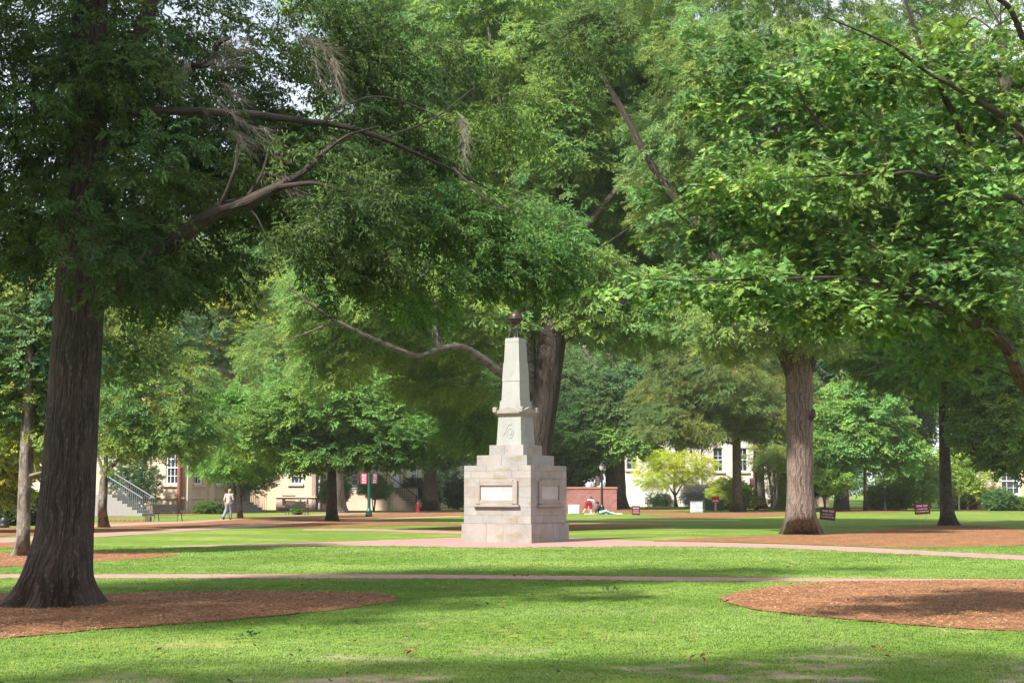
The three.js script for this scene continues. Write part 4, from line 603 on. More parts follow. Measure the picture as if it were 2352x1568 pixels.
shrub(766, 1175, 76, 72, 'clipped round shrub behind the medium green tree', [0.045, 0.1, 0.028], 'glossy', 103, 0.6);
shrub(858, 1174.8, 78, 76, 'round topiary shrub on a thin stem right of the green lamp', [0.05, 0.11, 0.035], 'glossy', 104, 0.9);
shrub(1030, 1168, 76, 105, 'dark leafy shrub mass right of the flared trunk', [0.022, 0.05, 0.024], 'glossy', 105, 0.0);
shrub(1052, 1170, 54, 74, 'bluish green bush just left of the monument', [0.04, 0.075, 0.05], 'glossy', 106, 0.0);
shrub(952, 1167, 56, 74, 'dark bush behind the stair railing by the hydrant', [0.03, 0.065, 0.035], 'glossy', 107, 0.3);
shrub(1318, 1170, 40, 80, 'narrow dark bush touching the right side of the monument', [0.05, 0.105, 0.03], 'glossy', 108, 0.3);
shrub(1515, 1163, 60, 30, 'low dark clipped mound under the yellow green tree', [0.03, 0.065, 0.022], 'glossy', 109, 0);
shrub(1610, 1166, 74, 50, 'lavender flowering bush right of the yellow green tree', [0.34, 0.34, 0.46], 'fine', 110, 0, 0.34);
shrub(1678, 1171, 100, 64, 'bright yellow green bush behind the slim straight trunk', [0.18, 0.23, 0.035], 'broad', 111, 0);
shrub(2225, 1172, 150, 190, 'tall light green big leaved shrub right of the slim dark trunk', [0.16, 0.25, 0.045], 'glossy', 112, 0.2, 0.22);
shrub(2120, 1172, 130, 170, 'tall leafy shrub with pale glints left of the slim dark trunk', [0.13, 0.21, 0.045], 'glossy', 113, 0, 0.22);
shrub(2040, 1171, 100, 60, 'loose light green shrubs behind the small white lamp post', [0.11, 0.17, 0.05], 'broad', 114, 0);
shrub(1895, 1172, 70, 110, 'multi stemmed dark shrub beside the stout oak trunk', [0.03, 0.06, 0.022], 'broad', 115, 1.2);
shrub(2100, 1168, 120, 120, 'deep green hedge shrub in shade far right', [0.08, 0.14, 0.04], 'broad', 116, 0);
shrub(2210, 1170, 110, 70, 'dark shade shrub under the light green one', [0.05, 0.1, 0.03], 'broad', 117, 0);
shrub(2300, 1173, 60, 44, 'small green bush at the foot of the tan wall', [0.05, 0.12, 0.04], 'broad', 118, 0);
shrub(2345, 1173, 34, 24, 'light green bush at the right edge below the window', [0.09, 0.17, 0.04], 'broad', 119, 0);
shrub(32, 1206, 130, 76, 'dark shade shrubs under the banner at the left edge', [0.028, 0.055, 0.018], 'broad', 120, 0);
shrub(30, 1200, 60, 52, 'yellow green bush by the left edge banner', [0.12, 0.17, 0.025], 'broad', 121, 0.7);
shrub(272, 1184, 60, 24, 'low dark green bush left of the stone stairs', [0.025, 0.06, 0.02], 'glossy', 122, 0);
shrub(480, 1180, 60, 20, 'low green tufts along the wall foot behind the first bench', [0.05, 0.1, 0.025], 'broad', 123, 0);
shrub(682, 1182, 20, 26, 'small light green shoot left of the medium tree base', [0.09, 0.16, 0.03], 'broad', 124, 0);
{ // far wood that closes the quadrangle
  const r = RNG(131), o = new THREE.Group(); o.name = 'distant_woods'; o.position.set(0, 0, -215); scene.add(o); tag(o, 'hazy mass of far trees closing the view behind everything', 'woods', null, 'stuff');
  const cl = []; for (let i = 0; i < 560; i++) { const x = (r() - 0.5) * 190, y = 2 + Math.pow(r(), 0.8) * (15 + 12 * fbm(x * 0.05, 3, 1, 3)), z = -205 - r() * 26, s = 1.6 + 1.6 * r(); cl.push({ c: V(x, y, z), rx: s, ry: s * 0.75, n: 42, out: V(0, 0, 1) }); }
  foliage(o, cl, 'broad', [0.085, 0.145, 0.045], r, { scale: 2.6 });
}
// ---------- the monument ----------
function bx(w, h, d, x, y, z, rx = 0, ry = 0, rz = 0) { const g = new THREE.BoxGeometry(w, h, d); if (rx || ry || rz) g.applyQuaternion(new THREE.Quaternion().setFromEuler(new THREE.Euler(rx, ry, rz))); g.translate(x, y, z); return g; }
function rbx(w, h, d, x, y, z, r = 0.01) { const g = new RoundedBoxGeometry(w, h, d, 1, r); g.translate(x, y, z); return g; }
function cyl(r1, r2, h, x, y, z, n = 16) { const g = new THREE.CylinderGeometry(r1, r2, h, n); g.translate(x, y, z); return g; }
function tube(a, b, r, n = 8, r2 = r) { const d = b.clone().sub(a), g = new THREE.CylinderGeometry(r2, r, d.length(), n); g.applyQuaternion(new THREE.Quaternion().setFromUnitVectors(UP, d.normalize())); g.translate((a.x + b.x) / 2, (a.y + b.y) / 2, (a.z + b.z) / 2); return g; }
function lathe(pts, n = 20) { return new THREE.LatheGeometry(pts.map((p) => new THREE.Vector2(p[0], p[1])), n); }
const stoneTex = tex(512, 512, (u, v) => { const a = fbm(u * 5, v * 5, 2, 5, 5), b = fbm(u * 60, v * 60, 7, 2, 60), s = smooth(0.56, 0.75, fbm(u * 3, v * 7, 11, 4, 3)); const k = 0.72 + 0.42 * a + 0.22 * (b - 0.5); return [S(0.25 * k * (1 - 0.08 * s)), S(0.236 * k * (1 - 0.17 * s)), S(0.22 * k * (1 - 0.32 * s))]; });
const marbleTex = tex(512, 512, (u, v) => { const a = fbm(u * 4, v * 3, 5, 5, 4), b = fbm(u * 50, v * 50, 3, 2, 50), g = smooth(0.5, 0.75, fbm(u * 8, v * 2, 13, 4, 8)); const k = 0.8 + 0.3 * a + 0.14 * (b - 0.5); return [S(0.258 * k * (1 - 0.1 * g)), S(0.256 * k * (1 - 0.04 * g)), S(0.238 * k * (1 - 0.05 * g))]; });
const stoneBump = tex(256, 256, (u, v) => { const q = fbm(u * 24, v * 24, 4, 4, 24); return [q, q, q]; }, false);
const stones = [[1, 1, 1], [1.04, 1.0, 0.95], [0.95, 0.96, 0.98], [1.03, 1.02, 1.02], [0.97, 0.94, 0.9]].map((c) => new THREE.MeshStandardMaterial({ map: stoneTex, color: rgb(...c), bumpMap: stoneBump, bumpScale: 0.004, roughness: 0.9 }));
const marble = new THREE.MeshStandardMaterial({ map: marbleTex, bumpMap: stoneBump, bumpScale: 0.002, roughness: 0.75 });
const sandstone = new THREE.MeshStandardMaterial({ map: stoneTex, color: rgb(1.0, 0.95, 0.9), bumpMap: stoneBump, bumpScale: 0.005, roughness: 0.9 });
const whitePanel = new THREE.MeshStandardMaterial({ map: marbleTex, color: rgb(1.35, 1.24, 1.32), roughness: 0.6 });
const mortar = new THREE.MeshStandardMaterial({ color: rgb(0.26, 0.243, 0.225), roughness: 1 });
const copper = new THREE.MeshStandardMaterial({ color: rgb(0.045, 0.022, 0.019), roughness: 0.42, metalness: 0.5 });
const darkMetal = new THREE.MeshStandardMaterial({ color: rgb(0.035, 0.035, 0.032), roughness: 0.5, metalness: 0.4 });
const TH = -29.3 * Math.PI / 180, corner = G(1221, 1247.7), mx = V(Math.cos(TH), 0, -Math.sin(TH)), mz = V(Math.sin(TH), 0, Math.cos(TH));
const MC = corner.clone().addScaledVector(mx, -1.24).addScaledVector(mz, -1.24);
{
  const r = RNG(201), t = thing('monument', 'pale tapered stone monument with inscribed panels and dark globe on top', 'monument', MC, TH);
  const frustum = (a0, a1, h, y) => { const g = new THREE.CylinderGeometry(a1 / Math.SQRT2, a0 / Math.SQRT2, h, 4, 1).toNonIndexed(); g.rotateY(Math.PI / 4); g.translate(0, y + h / 2, 0); g.computeVertexNormals(); const p = g.attributes.position, n = g.attributes.normal, uv = g.attributes.uv; for (let i = 0; i < p.count; i++) uv.setXY(i, (Math.abs(n.getX(i)) > 0.5 ? p.getZ(i) : p.getX(i)) * 0.7 + 0.3, p.getY(i) * 0.5); return g; };
  const uvBox = (g, ox, oy) => { const p = g.attributes.position, n = g.attributes.normal, uv = g.attributes.uv; for (let i = 0; i < p.count; i++) { const ax = Math.abs(n.getX(i)), ay = Math.abs(n.getY(i)); uv.setXY(i, (ax > 0.6 ? p.getZ(i) : p.getX(i)) * 0.55 + ox, (ay > 0.6 ? p.getZ(i) : p.getY(i)) * 0.55 + oy); } return g; };
  // a course of single blocks round the square; gaps show the mortar of the core
  const course = (a, h, y, cuts, dep = 0.3) => {
    const put = (x0, x1, side) => { const w = x1 - x0 - 0.004, pr = (r() - 0.5) * 0.005, g = uvBox(rbx(w, h - 0.004, dep, 0, 0, 0, 0.003), r() * 3, r() * 3); g.translate((x0 + x1) / 2, y + h / 2, a / 2 - dep / 2 + pr); g.rotateY(side * Math.PI / 2); part(t, numbered('stone_block'), g, stones[Math.floor(r() * 5)]); };
    for (let s = 0; s < 4; s++) { const full = s % 2 === 0, L = full ? a : a - 2 * dep, e = [-0.5, ...cuts.map((c) => c - 0.5 + (s > 1 ? 0.03 : 0)), 0.5].map((q) => q * L); for (let i = 0; i + 1 < e.length; i++) put(e[i], e[i + 1], s); }
  };
  t.scale.y = 1.035;
  part(t, 'core', [bx(2.44, 0.55, 2.44, 0, 0.272, 0), bx(2.33, 1.71, 2.33, 0, 1.41, 0), bx(1.74, 0.31, 1.74, 0, 2.435, 0), bx(1.18, 0.30, 1.18, 0, 2.74, 0)], mortar);
  course(2.48, 0.557, 0, [0.36, 0.6]);
  course(2.37, 0.24, 0.559, [0.29, 0.57, 0.8]); course(2.37, 0.25, 0.799, [0.2, 0.58]); course(2.37, 0.3, 1.049, [0.22, 0.8]); course(2.37, 0.3, 1.349, [0.17, 0.82]); course(2.37, 0.25, 1.649, [0.24, 0.77]); course(2.37, 0.22, 1.899, [0.1, 0.46, 0.72]); course(2.37, 0.16, 2.119, [0.34, 0.82]);
  course(1.79, 0.31, 2.281, [0.5]); course(1.22, 0.31, 2.593, [0.45]);
  for (const s of [0, 1, 2, 3]) { // inscription panels with raised frames and sills
    const rot = (g) => { g.rotateY(s * Math.PI / 2); return g; }, F = 2.37 / 2, f = part(t, 'panel_frame', [rbx(0.17, 0.69, 0.15, -0.66, 1.48, F - 0.005, 0.012), rbx(0.17, 0.69, 0.15, 0.66, 1.48, F - 0.005, 0.012), rbx(1.15, 0.17, 0.148, 0, 1.765, F - 0.006, 0.012), rbx(1.15, 0.16, 0.148, 0, 1.175, F - 0.006, 0.012)].map(rot), sandstone);
    part(f, 'inscription_panel', rot(bx(1.16, 0.55, 0.03, 0, 1.46, F + 0.006)), whitePanel);
    part(f, 'sill', rot(rbx(1.62, 0.07, 0.2, 0, 1.085, F + 0.005, 0.012)), sandstone);
  }
  part(t, 'lower_pier', frustum(0.885, 0.80, 0.86, 2.904), marble);
  part(t, 'cornice', [frustum(0.81, 1.0, 0.1, 3.765), bx(1.02, 0.07, 1.02, 0, 3.9, 0), frustum(0.98, 0.8, 0.05, 3.936)], sandstone);
  for (const s of [0, 1, 2, 3]) {
    const sh = new THREE.Shape(); sh.moveTo(-0.42, 0); sh.lineTo(0.42, 0); sh.lineTo(0, 0.12); const g = new THREE.ExtrudeGeometry(sh, { depth: 0.14, bevelEnabled: false }); g.translate(0, 3.936, 0.36); g.rotateY(s * Math.PI / 2); part(t, 'pediment', g, sandstone);
    const c = rbx(0.15, 0.17, 0.15, 0.47, 3.97, 0.47, 0.03); c.rotateY(s * Math.PI / 2); part(t, 'corner_block', c, sandstone);
    // carved reliefs on the lower pier and on the shaft
    const rot = (gs, tilt, y, z) => gs.map((q) => { q.scale(0.8, 0.8, 0.6); q.rotateX(-tilt); q.translate(0, y, z); q.rotateY(s * Math.PI / 2); return q; });
    const wreath = new THREE.TorusGeometry(0.13, 0.022, 6, 18); wreath.scale(1, 1.35, 0.7); wreath.translate(0.05, -0.08, 0);
    const disc = new THREE.SphereGeometry(0.07, 10, 8); disc.scale(1, 1.4, 0.3); disc.translate(0.05, -0.08, 0);
    part(t, 'carved_emblem', rot([wreath, disc, bx(0.03, 0.5, 0.03, -0.14, 0.04, 0, 0, 0, -0.5), bx(0.16, 0.03, 0.03, 0.04, 0.25, 0)], 0.05, 3.33, 0.424), marble);
    part(t, 'carved_motif', rot(s % 2 ? [new THREE.TorusGeometry(0.06, 0.016, 6, 12), bx(0.16, 0.02, 0.03, 0, 0, 0)] : [bx(0.028, 0.16, 0.025, -0.06, 0, 0, 0, 0, 0.25), bx(0.028, 0.16, 0.025, 0.0, -0.02, 0, 0, 0, -0.3), bx(0.028, 0.18, 0.025, 0.07, 0.01, 0, 0, 0, -0.25), bx(0.2, 0.02, 0.025, 0.01, -0.085, 0)], 0.04, 5.1, 0.298), marble);
  }
  part(t, 'shaft_base', frustum(0.76, 0.73, 0.26, 3.99), marble);
  part(t, 'lower_shaft', frustum(0.66, 0.61, 0.6, 4.25), marble);
  part(t, 'middle_shaft', frustum(0.632, 0.57, 0.57, 4.85), marble);
  part(t, 'upper_shaft', frustum(0.545, 0.49, 0.63, 5.42), marble);
  part(t, 'shaft_cap', frustum(0.5, 0.48, 0.12, 6.05), marble);
  for (const s of [0, 1, 2, 3]) { const a = s * Math.PI / 2 + Math.PI / 4, c = new THREE.CatmullRomCurve3([V(Math.cos(a) * 0.25, 6.17, Math.sin(a) * 0.25), V(Math.cos(a) * 0.2, 6.3, Math.sin(a) * 0.2), V(Math.cos(a) * 0.16, 6.45, Math.sin(a) * 0.16), V(Math.cos(a) * 0.17, 6.64, Math.sin(a) * 0.17)]); part(t, 'globe_leg', new THREE.TubeGeometry(c, 12, 0.014, 6), darkMetal); }
  const ring = new THREE.TorusGeometry(0.15, 0.015, 6, 20); ring.rotateX(Math.PI / 2); ring.translate(0, 6.46, 0);
  const urn = lathe([[0, 6.17], [0.09, 6.17], [0.11, 6.2], [0.05, 6.24], [0.13, 6.42], [0.14, 6.48], [0, 6.48]]);
  part(t, 'globe_stand', [ring, urn], darkMetal);
  const globe = new THREE.SphereGeometry(0.21, 28, 20); globe.translate(0, 6.8, 0); const gl = part(t, 'globe', globe, copper);
  part(gl, 'band', lathe([[0.19, 6.76], [0.235, 6.765], [0.235, 6.805], [0.19, 6.81]], 28), darkMetal);
}

// ---------- buildings ----------
const plaster = tex(512, 512, (u, v) => { const a = fbm(u * 6, v * 6, 4, 5, 6), b = fbm(u * 90, v * 90, 3, 2, 90), st = smooth(0.55, 0.8, fbm(u * 14, v * 2, 15, 4, 14)), k = 0.84 + 0.26 * a + 0.1 * (b - 0.5) - 0.1 * st; return [S(k), S(k * 0.985), S(k * 0.96)]; });
const wallMat = (c) => new THREE.MeshStandardMaterial({ map: rep(plaster, 0.25, 0.25), color: rgb(...c), roughness: 0.95 });
const cream = wallMat([0.5, 0.385, 0.3]), creamTrim = wallMat([0.55, 0.44, 0.345]), white = wallMat([0.62, 0.59, 0.58]), tan = wallMat([0.5, 0.38, 0.29]), greyPink = wallMat([0.62, 0.54, 0.52]);
const frameMat = std(rgb(0.78, 0.78, 0.8), 0.6), glassMat = new THREE.MeshPhysicalMaterial({ color: rgb(0.03, 0.035, 0.045), roughness: 0.06, metalness: 0, side: THREE.DoubleSide }), darkIn = std(rgb(0.03, 0.027, 0.025), 0.9);
const stepMat = std(rgb(0.24, 0.225, 0.215), 0.9), railMat = std(rgb(0.04, 0.045, 0.045), 0.5, { metalness: 0.4 }), railPale = std(rgb(0.22, 0.23, 0.25), 0.5, { metalness: 0.5 });
function windowPart(parent, w, h, place, rows, cols) { // origin at sill centre on the wall face, +z outwards
  const fr = part(parent, numbered('window'), [bx(0.09, h, 0.1, -w / 2 + 0.045, h / 2, -0.14), bx(0.09, h, 0.1, w / 2 - 0.045, h / 2, -0.14), bx(w - 0.18, 0.09, 0.1, 0, h - 0.045, -0.14), bx(w - 0.18, 0.07, 0.11, 0, h / 2, -0.14), bx(w - 0.18, 0.09, 0.1, 0, 0.045, -0.14)].map(place), frameMat);
  part(fr, 'muntins', [...Array(cols - 1).keys()].map((i) => bx(0.03, h - 0.18, 0.05, -w / 2 + w * (i + 1) / cols, h / 2, -0.16)).concat([...Array(rows - 1).keys()].map((i) => bx(w - 0.18, 0.03, 0.045, 0, h * (i + 1) / rows, -0.162))).map(place), frameMat);
  part(fr, 'pane', place(bx(w - 0.1, h - 0.1, 0.012, 0, h / 2, -0.185)), glassMat);
  part(fr, 'sill', place(bx(w + 0.3, 0.16, 0.22, 0, -0.085, 0.03)), creamTrim);
}
// walls with real openings: wall(u0..) built in the building's own frame: face along +x, outward +z
function wallFace(parent, L, H, holes, place, mat, th = 0.35) {
  const sh = new THREE.Shape(); sh.moveTo(0, 0); sh.lineTo(L, 0); sh.lineTo(L, H); sh.lineTo(0, H); sh.closePath();
  for (const o of holes) { const p = new THREE.Path(); p.moveTo(o.x - o.w / 2, o.y); p.lineTo(o.x - o.w / 2, o.y + o.h); p.lineTo(o.x + o.w / 2, o.y + o.h); p.lineTo(o.x + o.w / 2, o.y); p.closePath(); sh.holes.push(p); }
  const g = new THREE.ExtrudeGeometry(sh, { depth: th, bevelEnabled: false }); g.translate(0, 0, -th); part(parent, 'wall', place(g), mat);
}
const AX = V(0.33, 0, -0.944), NX = V(0.944, 0, 0.33);       // the long axis of the lawn, and the facades' outward side
// frame: origin corner; end wall runs to -NX, facade runs along AX
function building(name, label, corner0, endLen, facLen, H, mat, endWin, facWin, o = {}) {
  const t = thing(name, label, 'building', corner0);
  const basis = (xd, zd, org = V(0, 0, 0)) => (g) => { g.applyMatrix4(new THREE.Matrix4().makeBasis(xd, UP, zd).setPosition(org)); return g; };
  const endP = basis(NX, AX.clone().negate(), NX.clone().multiplyScalar(-endLen)), facP = basis(AX, NX);
  wallFace(t, endLen, H, endWin, endP, mat); wallFace(t, facLen, H, facWin, facP, mat);
  const at = (pl, w) => (g) => pl(g.translate(w.x, w.y, 0));
  for (const w of endWin) if (!w.niche) windowPart(t, w.w, w.h, at(endP, w), w.rows || 4, w.cols || 3);
  for (const w of facWin) { if (w.door) part(t, 'door', at(facP, w)(rbx(w.w, w.h, 0.06, 0, w.h / 2, -0.2)), w.door); else windowPart(t, w.w, w.h, at(facP, w), w.rows || 4, w.cols || 3); }
  part(t, 'inside_walls', [endP(bx(endLen - 0.8, H, 0.1, endLen / 2, H / 2, -0.75)), facP(bx(facLen - 2, H, 0.1, facLen / 2 + 0.4, H / 2, -0.75))], darkIn);
  part(t, 'back_walls', [endP(bx(0.35, H, facLen - 0.4, 0.18, H / 2, -facLen / 2 - 0.2)), facP(bx(0.35, H, endLen - 0.8, facLen - 0.18, H / 2, -endLen / 2 - 0.1))], mat);
  part(t, 'string_course', [endP(bx(endLen + 0.05, 0.1, 0.1, endLen / 2, 1.06, 0.052)), facP(bx(facLen, 0.1, 0.1, facLen / 2, 1.06, 0.052))], creamTrim);
  part(t, 'roof', [facP(bx(facLen + 0.8, 0.3, endLen + 0.8, facLen / 2, H + 0.152, -endLen / 2))], o.roof || std(rgb(0.2, 0.19, 0.2), 0.9));
  return { t, endP, facP };
}
{
  const K = G(418, 1179.7), b = building('cream_building', 'cream stucco building far left with a red brown downpipe at its corner', K, 13, 9, 10, cream,
    [{ x: 12.1, y: 2.0, w: 0.95, h: 2.3 }, { x: 9.6, y: 2.0, w: 0.95, h: 2.3 }, { x: 7.1, y: 2.0, w: 0.95, h: 2.3 }, { x: 12.1, y: 5.6, w: 0.95, h: 2.2 }, { x: 9.6, y: 5.6, w: 0.95, h: 2.2 }, { x: 7.1, y: 5.6, w: 0.95, h: 2.2 }],
    [2, 5, 7.6].map((x) => ({ x, y: 2.0, w: 1.2, h: 2.3 })).concat([2, 5, 7.6].map((x) => ({ x, y: 5.6, w: 1.2, h: 2.2 }))));
  part(b.t, 'downpipe', b.endP(cyl(0.13, 0.15, 5.4, 12.8, 2.7, 0.16, 10)), std(rgb(0.23, 0.075, 0.04), 0.6));
  part(b.t, 'plinth', [b.endP(bx(13.02, 0.25, 0.14, 6.5, 0.125, 0.068)), b.facP(bx(9, 0.25, 0.14, 4.5, 0.125, 0.068))], cream);
  for (const x of [0.5, 3.5, 6.3, 8.7]) part(b.t, 'pilaster', b.facP(bx(0.5, 9.6, 0.22, x, 4.8, 0.112)), creamTrim);
}
{
  const K = G(724, 1172.4), mat = wallMat([0.54, 0.415, 0.325]);
  const facW = []; for (let i = 0; i < 9; i++) if (i !== 3) { facW.push({ x: 3.2 + i * 4.2, y: 1.95, w: 1.5, h: 2.3, cols: 4 }); facW.push({ x: 3.2 + i * 4.2, y: 5.6, w: 1.4, h: 2.2 }); }
  facW.push({ x: 15.8, y: 1.75, w: 2.2, h: 3.1, door: std(rgb(0.6, 0.6, 0.58), 0.6) });
  const b = building('cream_building', 'sunlit cream end wall with utility niche, its shaded front receding to the monument', K, 3.5, 40, 12, mat, [{ x: 1.75, y: 2.1, w: 1.1, h: 2.4 }, { x: 1.75, y: 5.7, w: 1.1, h: 2.2 }, { x: 1.15, y: 0.35, w: 1.2, h: 0.85, niche: 1 }], facW);
  part(b.t, 'utility_niche', b.endP(bx(1.18, 0.83, 0.05, 1.15, 0.775, -0.3)), wallMat([0.62, 0.42, 0.3]));
  part(b.t, 'meter_box', [b.endP(rbx(0.16, 0.24, 0.12, 2.15, 0.78, 0.06, 0.02))], std(rgb(0.4, 0.22, 0.17), 0.7)); part(b.t, 'meter_box', [b.endP(rbx(0.15, 0.28, 0.12, 2.75, 0.8, 0.06, 0.02))], std(rgb(0.42, 0.3, 0.28), 0.7));
  part(b.t, 'white_cabinet', b.endP(rbx(0.95, 0.36, 0.1, 1.2, 0.56, -0.22, 0.02)), frameMat);
  part(b.t, 'ledge', b.endP(bx(1.5, 0.12, 0.3, 1.1, 0.2, 0.16)), creamTrim);
  part(b.t, 'downpipe', b.facP(cyl(0.1, 0.1, 11, 0.35, 5.6, 0.14, 10)), std(rgb(0.5, 0.5, 0.62), 0.5));
  for (const x of [1.2, 5.3, 9.5, 13.8, 17.8, 22, 26.2, 30.4]) part(b.t, 'pilaster', b.facP(bx(0.6, 11.6, 0.26, x, 5.8, 0.132)), creamTrim);
  part(b.t, 'set_back_wing', b.endP(bx(9, 11, 8, -4.55, 5.5, -8)), wallMat([0.5, 0.36, 0.26]));
  // raised porch and its steps, seen from the side
  const S0 = G(957, 1173), u = NX.clone().negate(), p = thing('porch_steps', 'stone steps with dark railing descending right from the porch by the flared trunk', 'stairs', S0);
  const pl = (g) => { g.applyMatrix4(new THREE.Matrix4().makeBasis(u, UP, AX)); return g; };
  for (let i = 0; i < 8; i++) { part(p, numbered('step'), pl(rbx(0.34, 0.07, 3.1, 0.16 + i * 0.3, 0.2 + i * 0.215, 1.5, 0.012)), stepMat); part(p, 'riser', pl(bx(0.3, 0.16 + i * 0.215, 3.0, 0.19 + i * 0.3, (0.16 + i * 0.215) / 2, 1.5)), cream); }
  part(p, 'porch_base', pl(bx(5.4, 1.7, 6, 5.12, 0.85, 2.9)), cream); part(p, 'porch_floor', pl(bx(5.5, 0.1, 6.1, 5.12, 1.76, 2.9)), stepMat);
  for (const z of [0.12, 2.9]) { part(p, 'handrail', pl(tube(V(0.1, 1.15, z), V(2.45, 2.75, z), 0.035)), railMat); for (let i = 0; i < 15; i++) part(p, 'baluster', pl(tube(V(0.15 + i * 0.16, 0.25 + i * 0.11, z), V(0.15 + i * 0.16, 1.18 + i * 0.109, z), 0.012, 5)), railMat); part(p, 'newel', pl(tube(V(0.08, 0, z), V(0.08, 1.2, z), 0.045)), railMat); }
  part(p, 'porch_rail', pl(tube(V(2.5, 2.75, 0.0), V(7.6, 2.75, 0.0), 0.03)), railMat); for (let i = 0; i < 22; i++) part(p, 'baluster', pl(tube(V(2.6 + i * 0.23, 1.8, 0), V(2.6 + i * 0.23, 2.75, 0), 0.012, 5)), railMat);
}
function steps(S0, dir, label, n, w, rise = 0.18) {
  const p = thing('garden_steps', label, 'stairs', S0), side = V(-dir.z, 0, dir.x), pl = (g) => { g.applyMatrix4(new THREE.Matrix4().makeBasis(dir, UP, side)); return g; };
  for (let i = 0; i < n; i++) part(p, numbered('step'), pl(rbx(0.34 + (n - 1 - i) * 0, rise + i * rise, w, 0.17 + i * 0.33, (rise + i * rise) / 2, 0, 0.015)), stepMat);
  part(p, 'landing', pl(bx(2, n * rise, w, 1.17 + n * 0.33 - 0.17, n * rise / 2, 0)), stepMat);
  for (const z of [-w / 2 + 0.06, w / 2 - 0.06]) { part(p, 'handrail', pl(tube(V(0, 1.1, z), V(n * 0.33 + 0.4, 1.1 + (n + 1.2) * rise, z), 0.035)), railPale); const N = Math.round(n * 2.4); for (let i = 0; i <= N; i++) { const x = i / N * n * 0.33; part(p, 'baluster', pl(tube(V(x, Math.floor(x / 0.33) * rise, z), V(x, 1.1 + x / 0.33 * rise, z), 0.014, 5)), railPale); } }
}
steps(G(340, 1185), V(-0.985, 0, -0.17).normalize(), 'pale stone steps with two slanting grey handrails left of the first bench', 7, 1.9, 0.19);
steps(G(602, 1176.5), V(-0.985, 0, -0.17).normalize(), 'short pale stone steps with slanting rails behind the little tree', 5, 1.8, 0.18);
{ // white building closing the far middle, and its neighbours
  const K = G(1725, 1163.5), d = -K.z, t = thing('white_building', 'sunlit white building behind the yellow green tree', 'building', K);
  const mk = (w, h, holes, x, z, mat) => { const pl = (g) => g.translate(x, 0, z); wallFace(t, w, h, holes, pl, mat); for (const o of holes) windowPart(t, o.w, o.h, (g) => pl(g.translate(o.x, o.y, 0)), 3, 2); part(t, 'back_walls', pl(bx(w - 0.02, h - 0.02, 0.2, w / 2, h / 2, -1.2)), darkIn); };
  mk(7.2, 11, [{ x: 1.5, y: 3.4, w: 0.95, h: 2.3 }, { x: 3.9, y: 3.4, w: 0.95, h: 2.3 }, { x: 1.5, y: 0.7, w: 0.8, h: 1.2 }, { x: 3.9, y: 0.7, w: 0.8, h: 1.2 }, { x: 1.5, y: 7.3, w: 0.95, h: 2 }, { x: 3.9, y: 7.3, w: 0.95, h: 2 }], -4.6, 0, greyPink);
  mk(9, 9.5, [{ x: 2.2, y: 3.6, w: 1.1, h: 2.2 }, { x: 4.6, y: 3.6, w: 1.1, h: 2.2 }, { x: 7, y: 3.6, w: 1.1, h: 2.2 }], -13.6, -1.5, white);
  part(t, 'roof', [bx(7.6, 0.3, 6, -1, 11.15, -2.8), bx(9, 0.3, 6, -9.2, 9.65, -4.2)], std(rgb(0.42, 0.45, 0.5), 0.7));
  const K2 = G(1742, 1163), t2 = thing('pinkish_building', 'dull pinkish building between the two slim trunks', 'building', K2), pl2 = (g) => g.translate(0.6, 0, -3);
  const h2 = [{ x: 1.6, y: 0.8, w: 0.8, h: 1.9 }, { x: 1.6, y: 4.2, w: 0.8, h: 2 }, { x: 4, y: 4.2, w: 0.8, h: 2 }]; wallFace(t2, 7, 10.5, h2, pl2, wallMat([0.5, 0.36, 0.31])); for (const o of h2) windowPart(t2, o.w, o.h, (g) => pl2(g.translate(o.x, o.y, 0)), 4, 2); part(t2, 'back_walls', pl2(bx(6.9, 10.4, 0.2, 3.5, 5.2, -1.2)), darkIn);
  const K3 = G(2246, 1170.5), t3 = thing('tan_building', 'tan stucco wall with a window at the right edge', 'building', K3), pl3 = (g) => { g.rotateY(-0.25); return g; };
  const h3 = [{ x: 2.62, y: 1.25, w: 1.5, h: 2.2 }, { x: 6.5, y: 1.25, w: 1.5, h: 2.2 }]; wallFace(t3, 12, 7.5, h3, pl3, tan); for (const o of h3) windowPart(t3, o.w, o.h, (g) => pl3(g.translate(o.x, o.y, 0)), 4, 3); part(t3, 'back_walls', pl3(bx(11.8, 7.4, 0.2, 6, 3.7, -1.2)), std(rgb(0.3, 0.3, 0.32), 0.9)); part(t3, 'roof', pl3(bx(12.6, 0.3, 5, 6, 7.66, -2.2)), std(rgb(0.2, 0.19, 0.2), 0.9));
}
{ // brick garden wall behind the picnic
  const c = G(1330, 1172), t = thing('brick_wall', 'low red brick garden wall behind the two picnickers', 'wall', c), m = new THREE.MeshStandardMaterial({ map: brickTex, color: rgb(0.85, 0.8, 0.76), bumpMap: brickBump, bumpScale: 0.004, roughness: 0.9 });
  const uvw = (g) => { const p = g.attributes.position, uv = g.attributes.uv; for (let i = 0; i < p.count; i++) uv.setXY(i, (p.getX(i) + p.getZ(i)) / 2, p.getY(i) * 0.68); return g; };
  part(t, 'brickwork', uvw(bx(6, 1.72, 0.4, 0, 0.86, 0)), m); part(t, 'coping', uvw(bx(6.1, 0.14, 0.5, 0, 1.79, 0)), std(rgb(0.36, 0.16, 0.12), 0.9)); part(t, 'pier', uvw(bx(0.6, 1.9, 0.6, -2.9, 0.95, 0.02)), m);
}
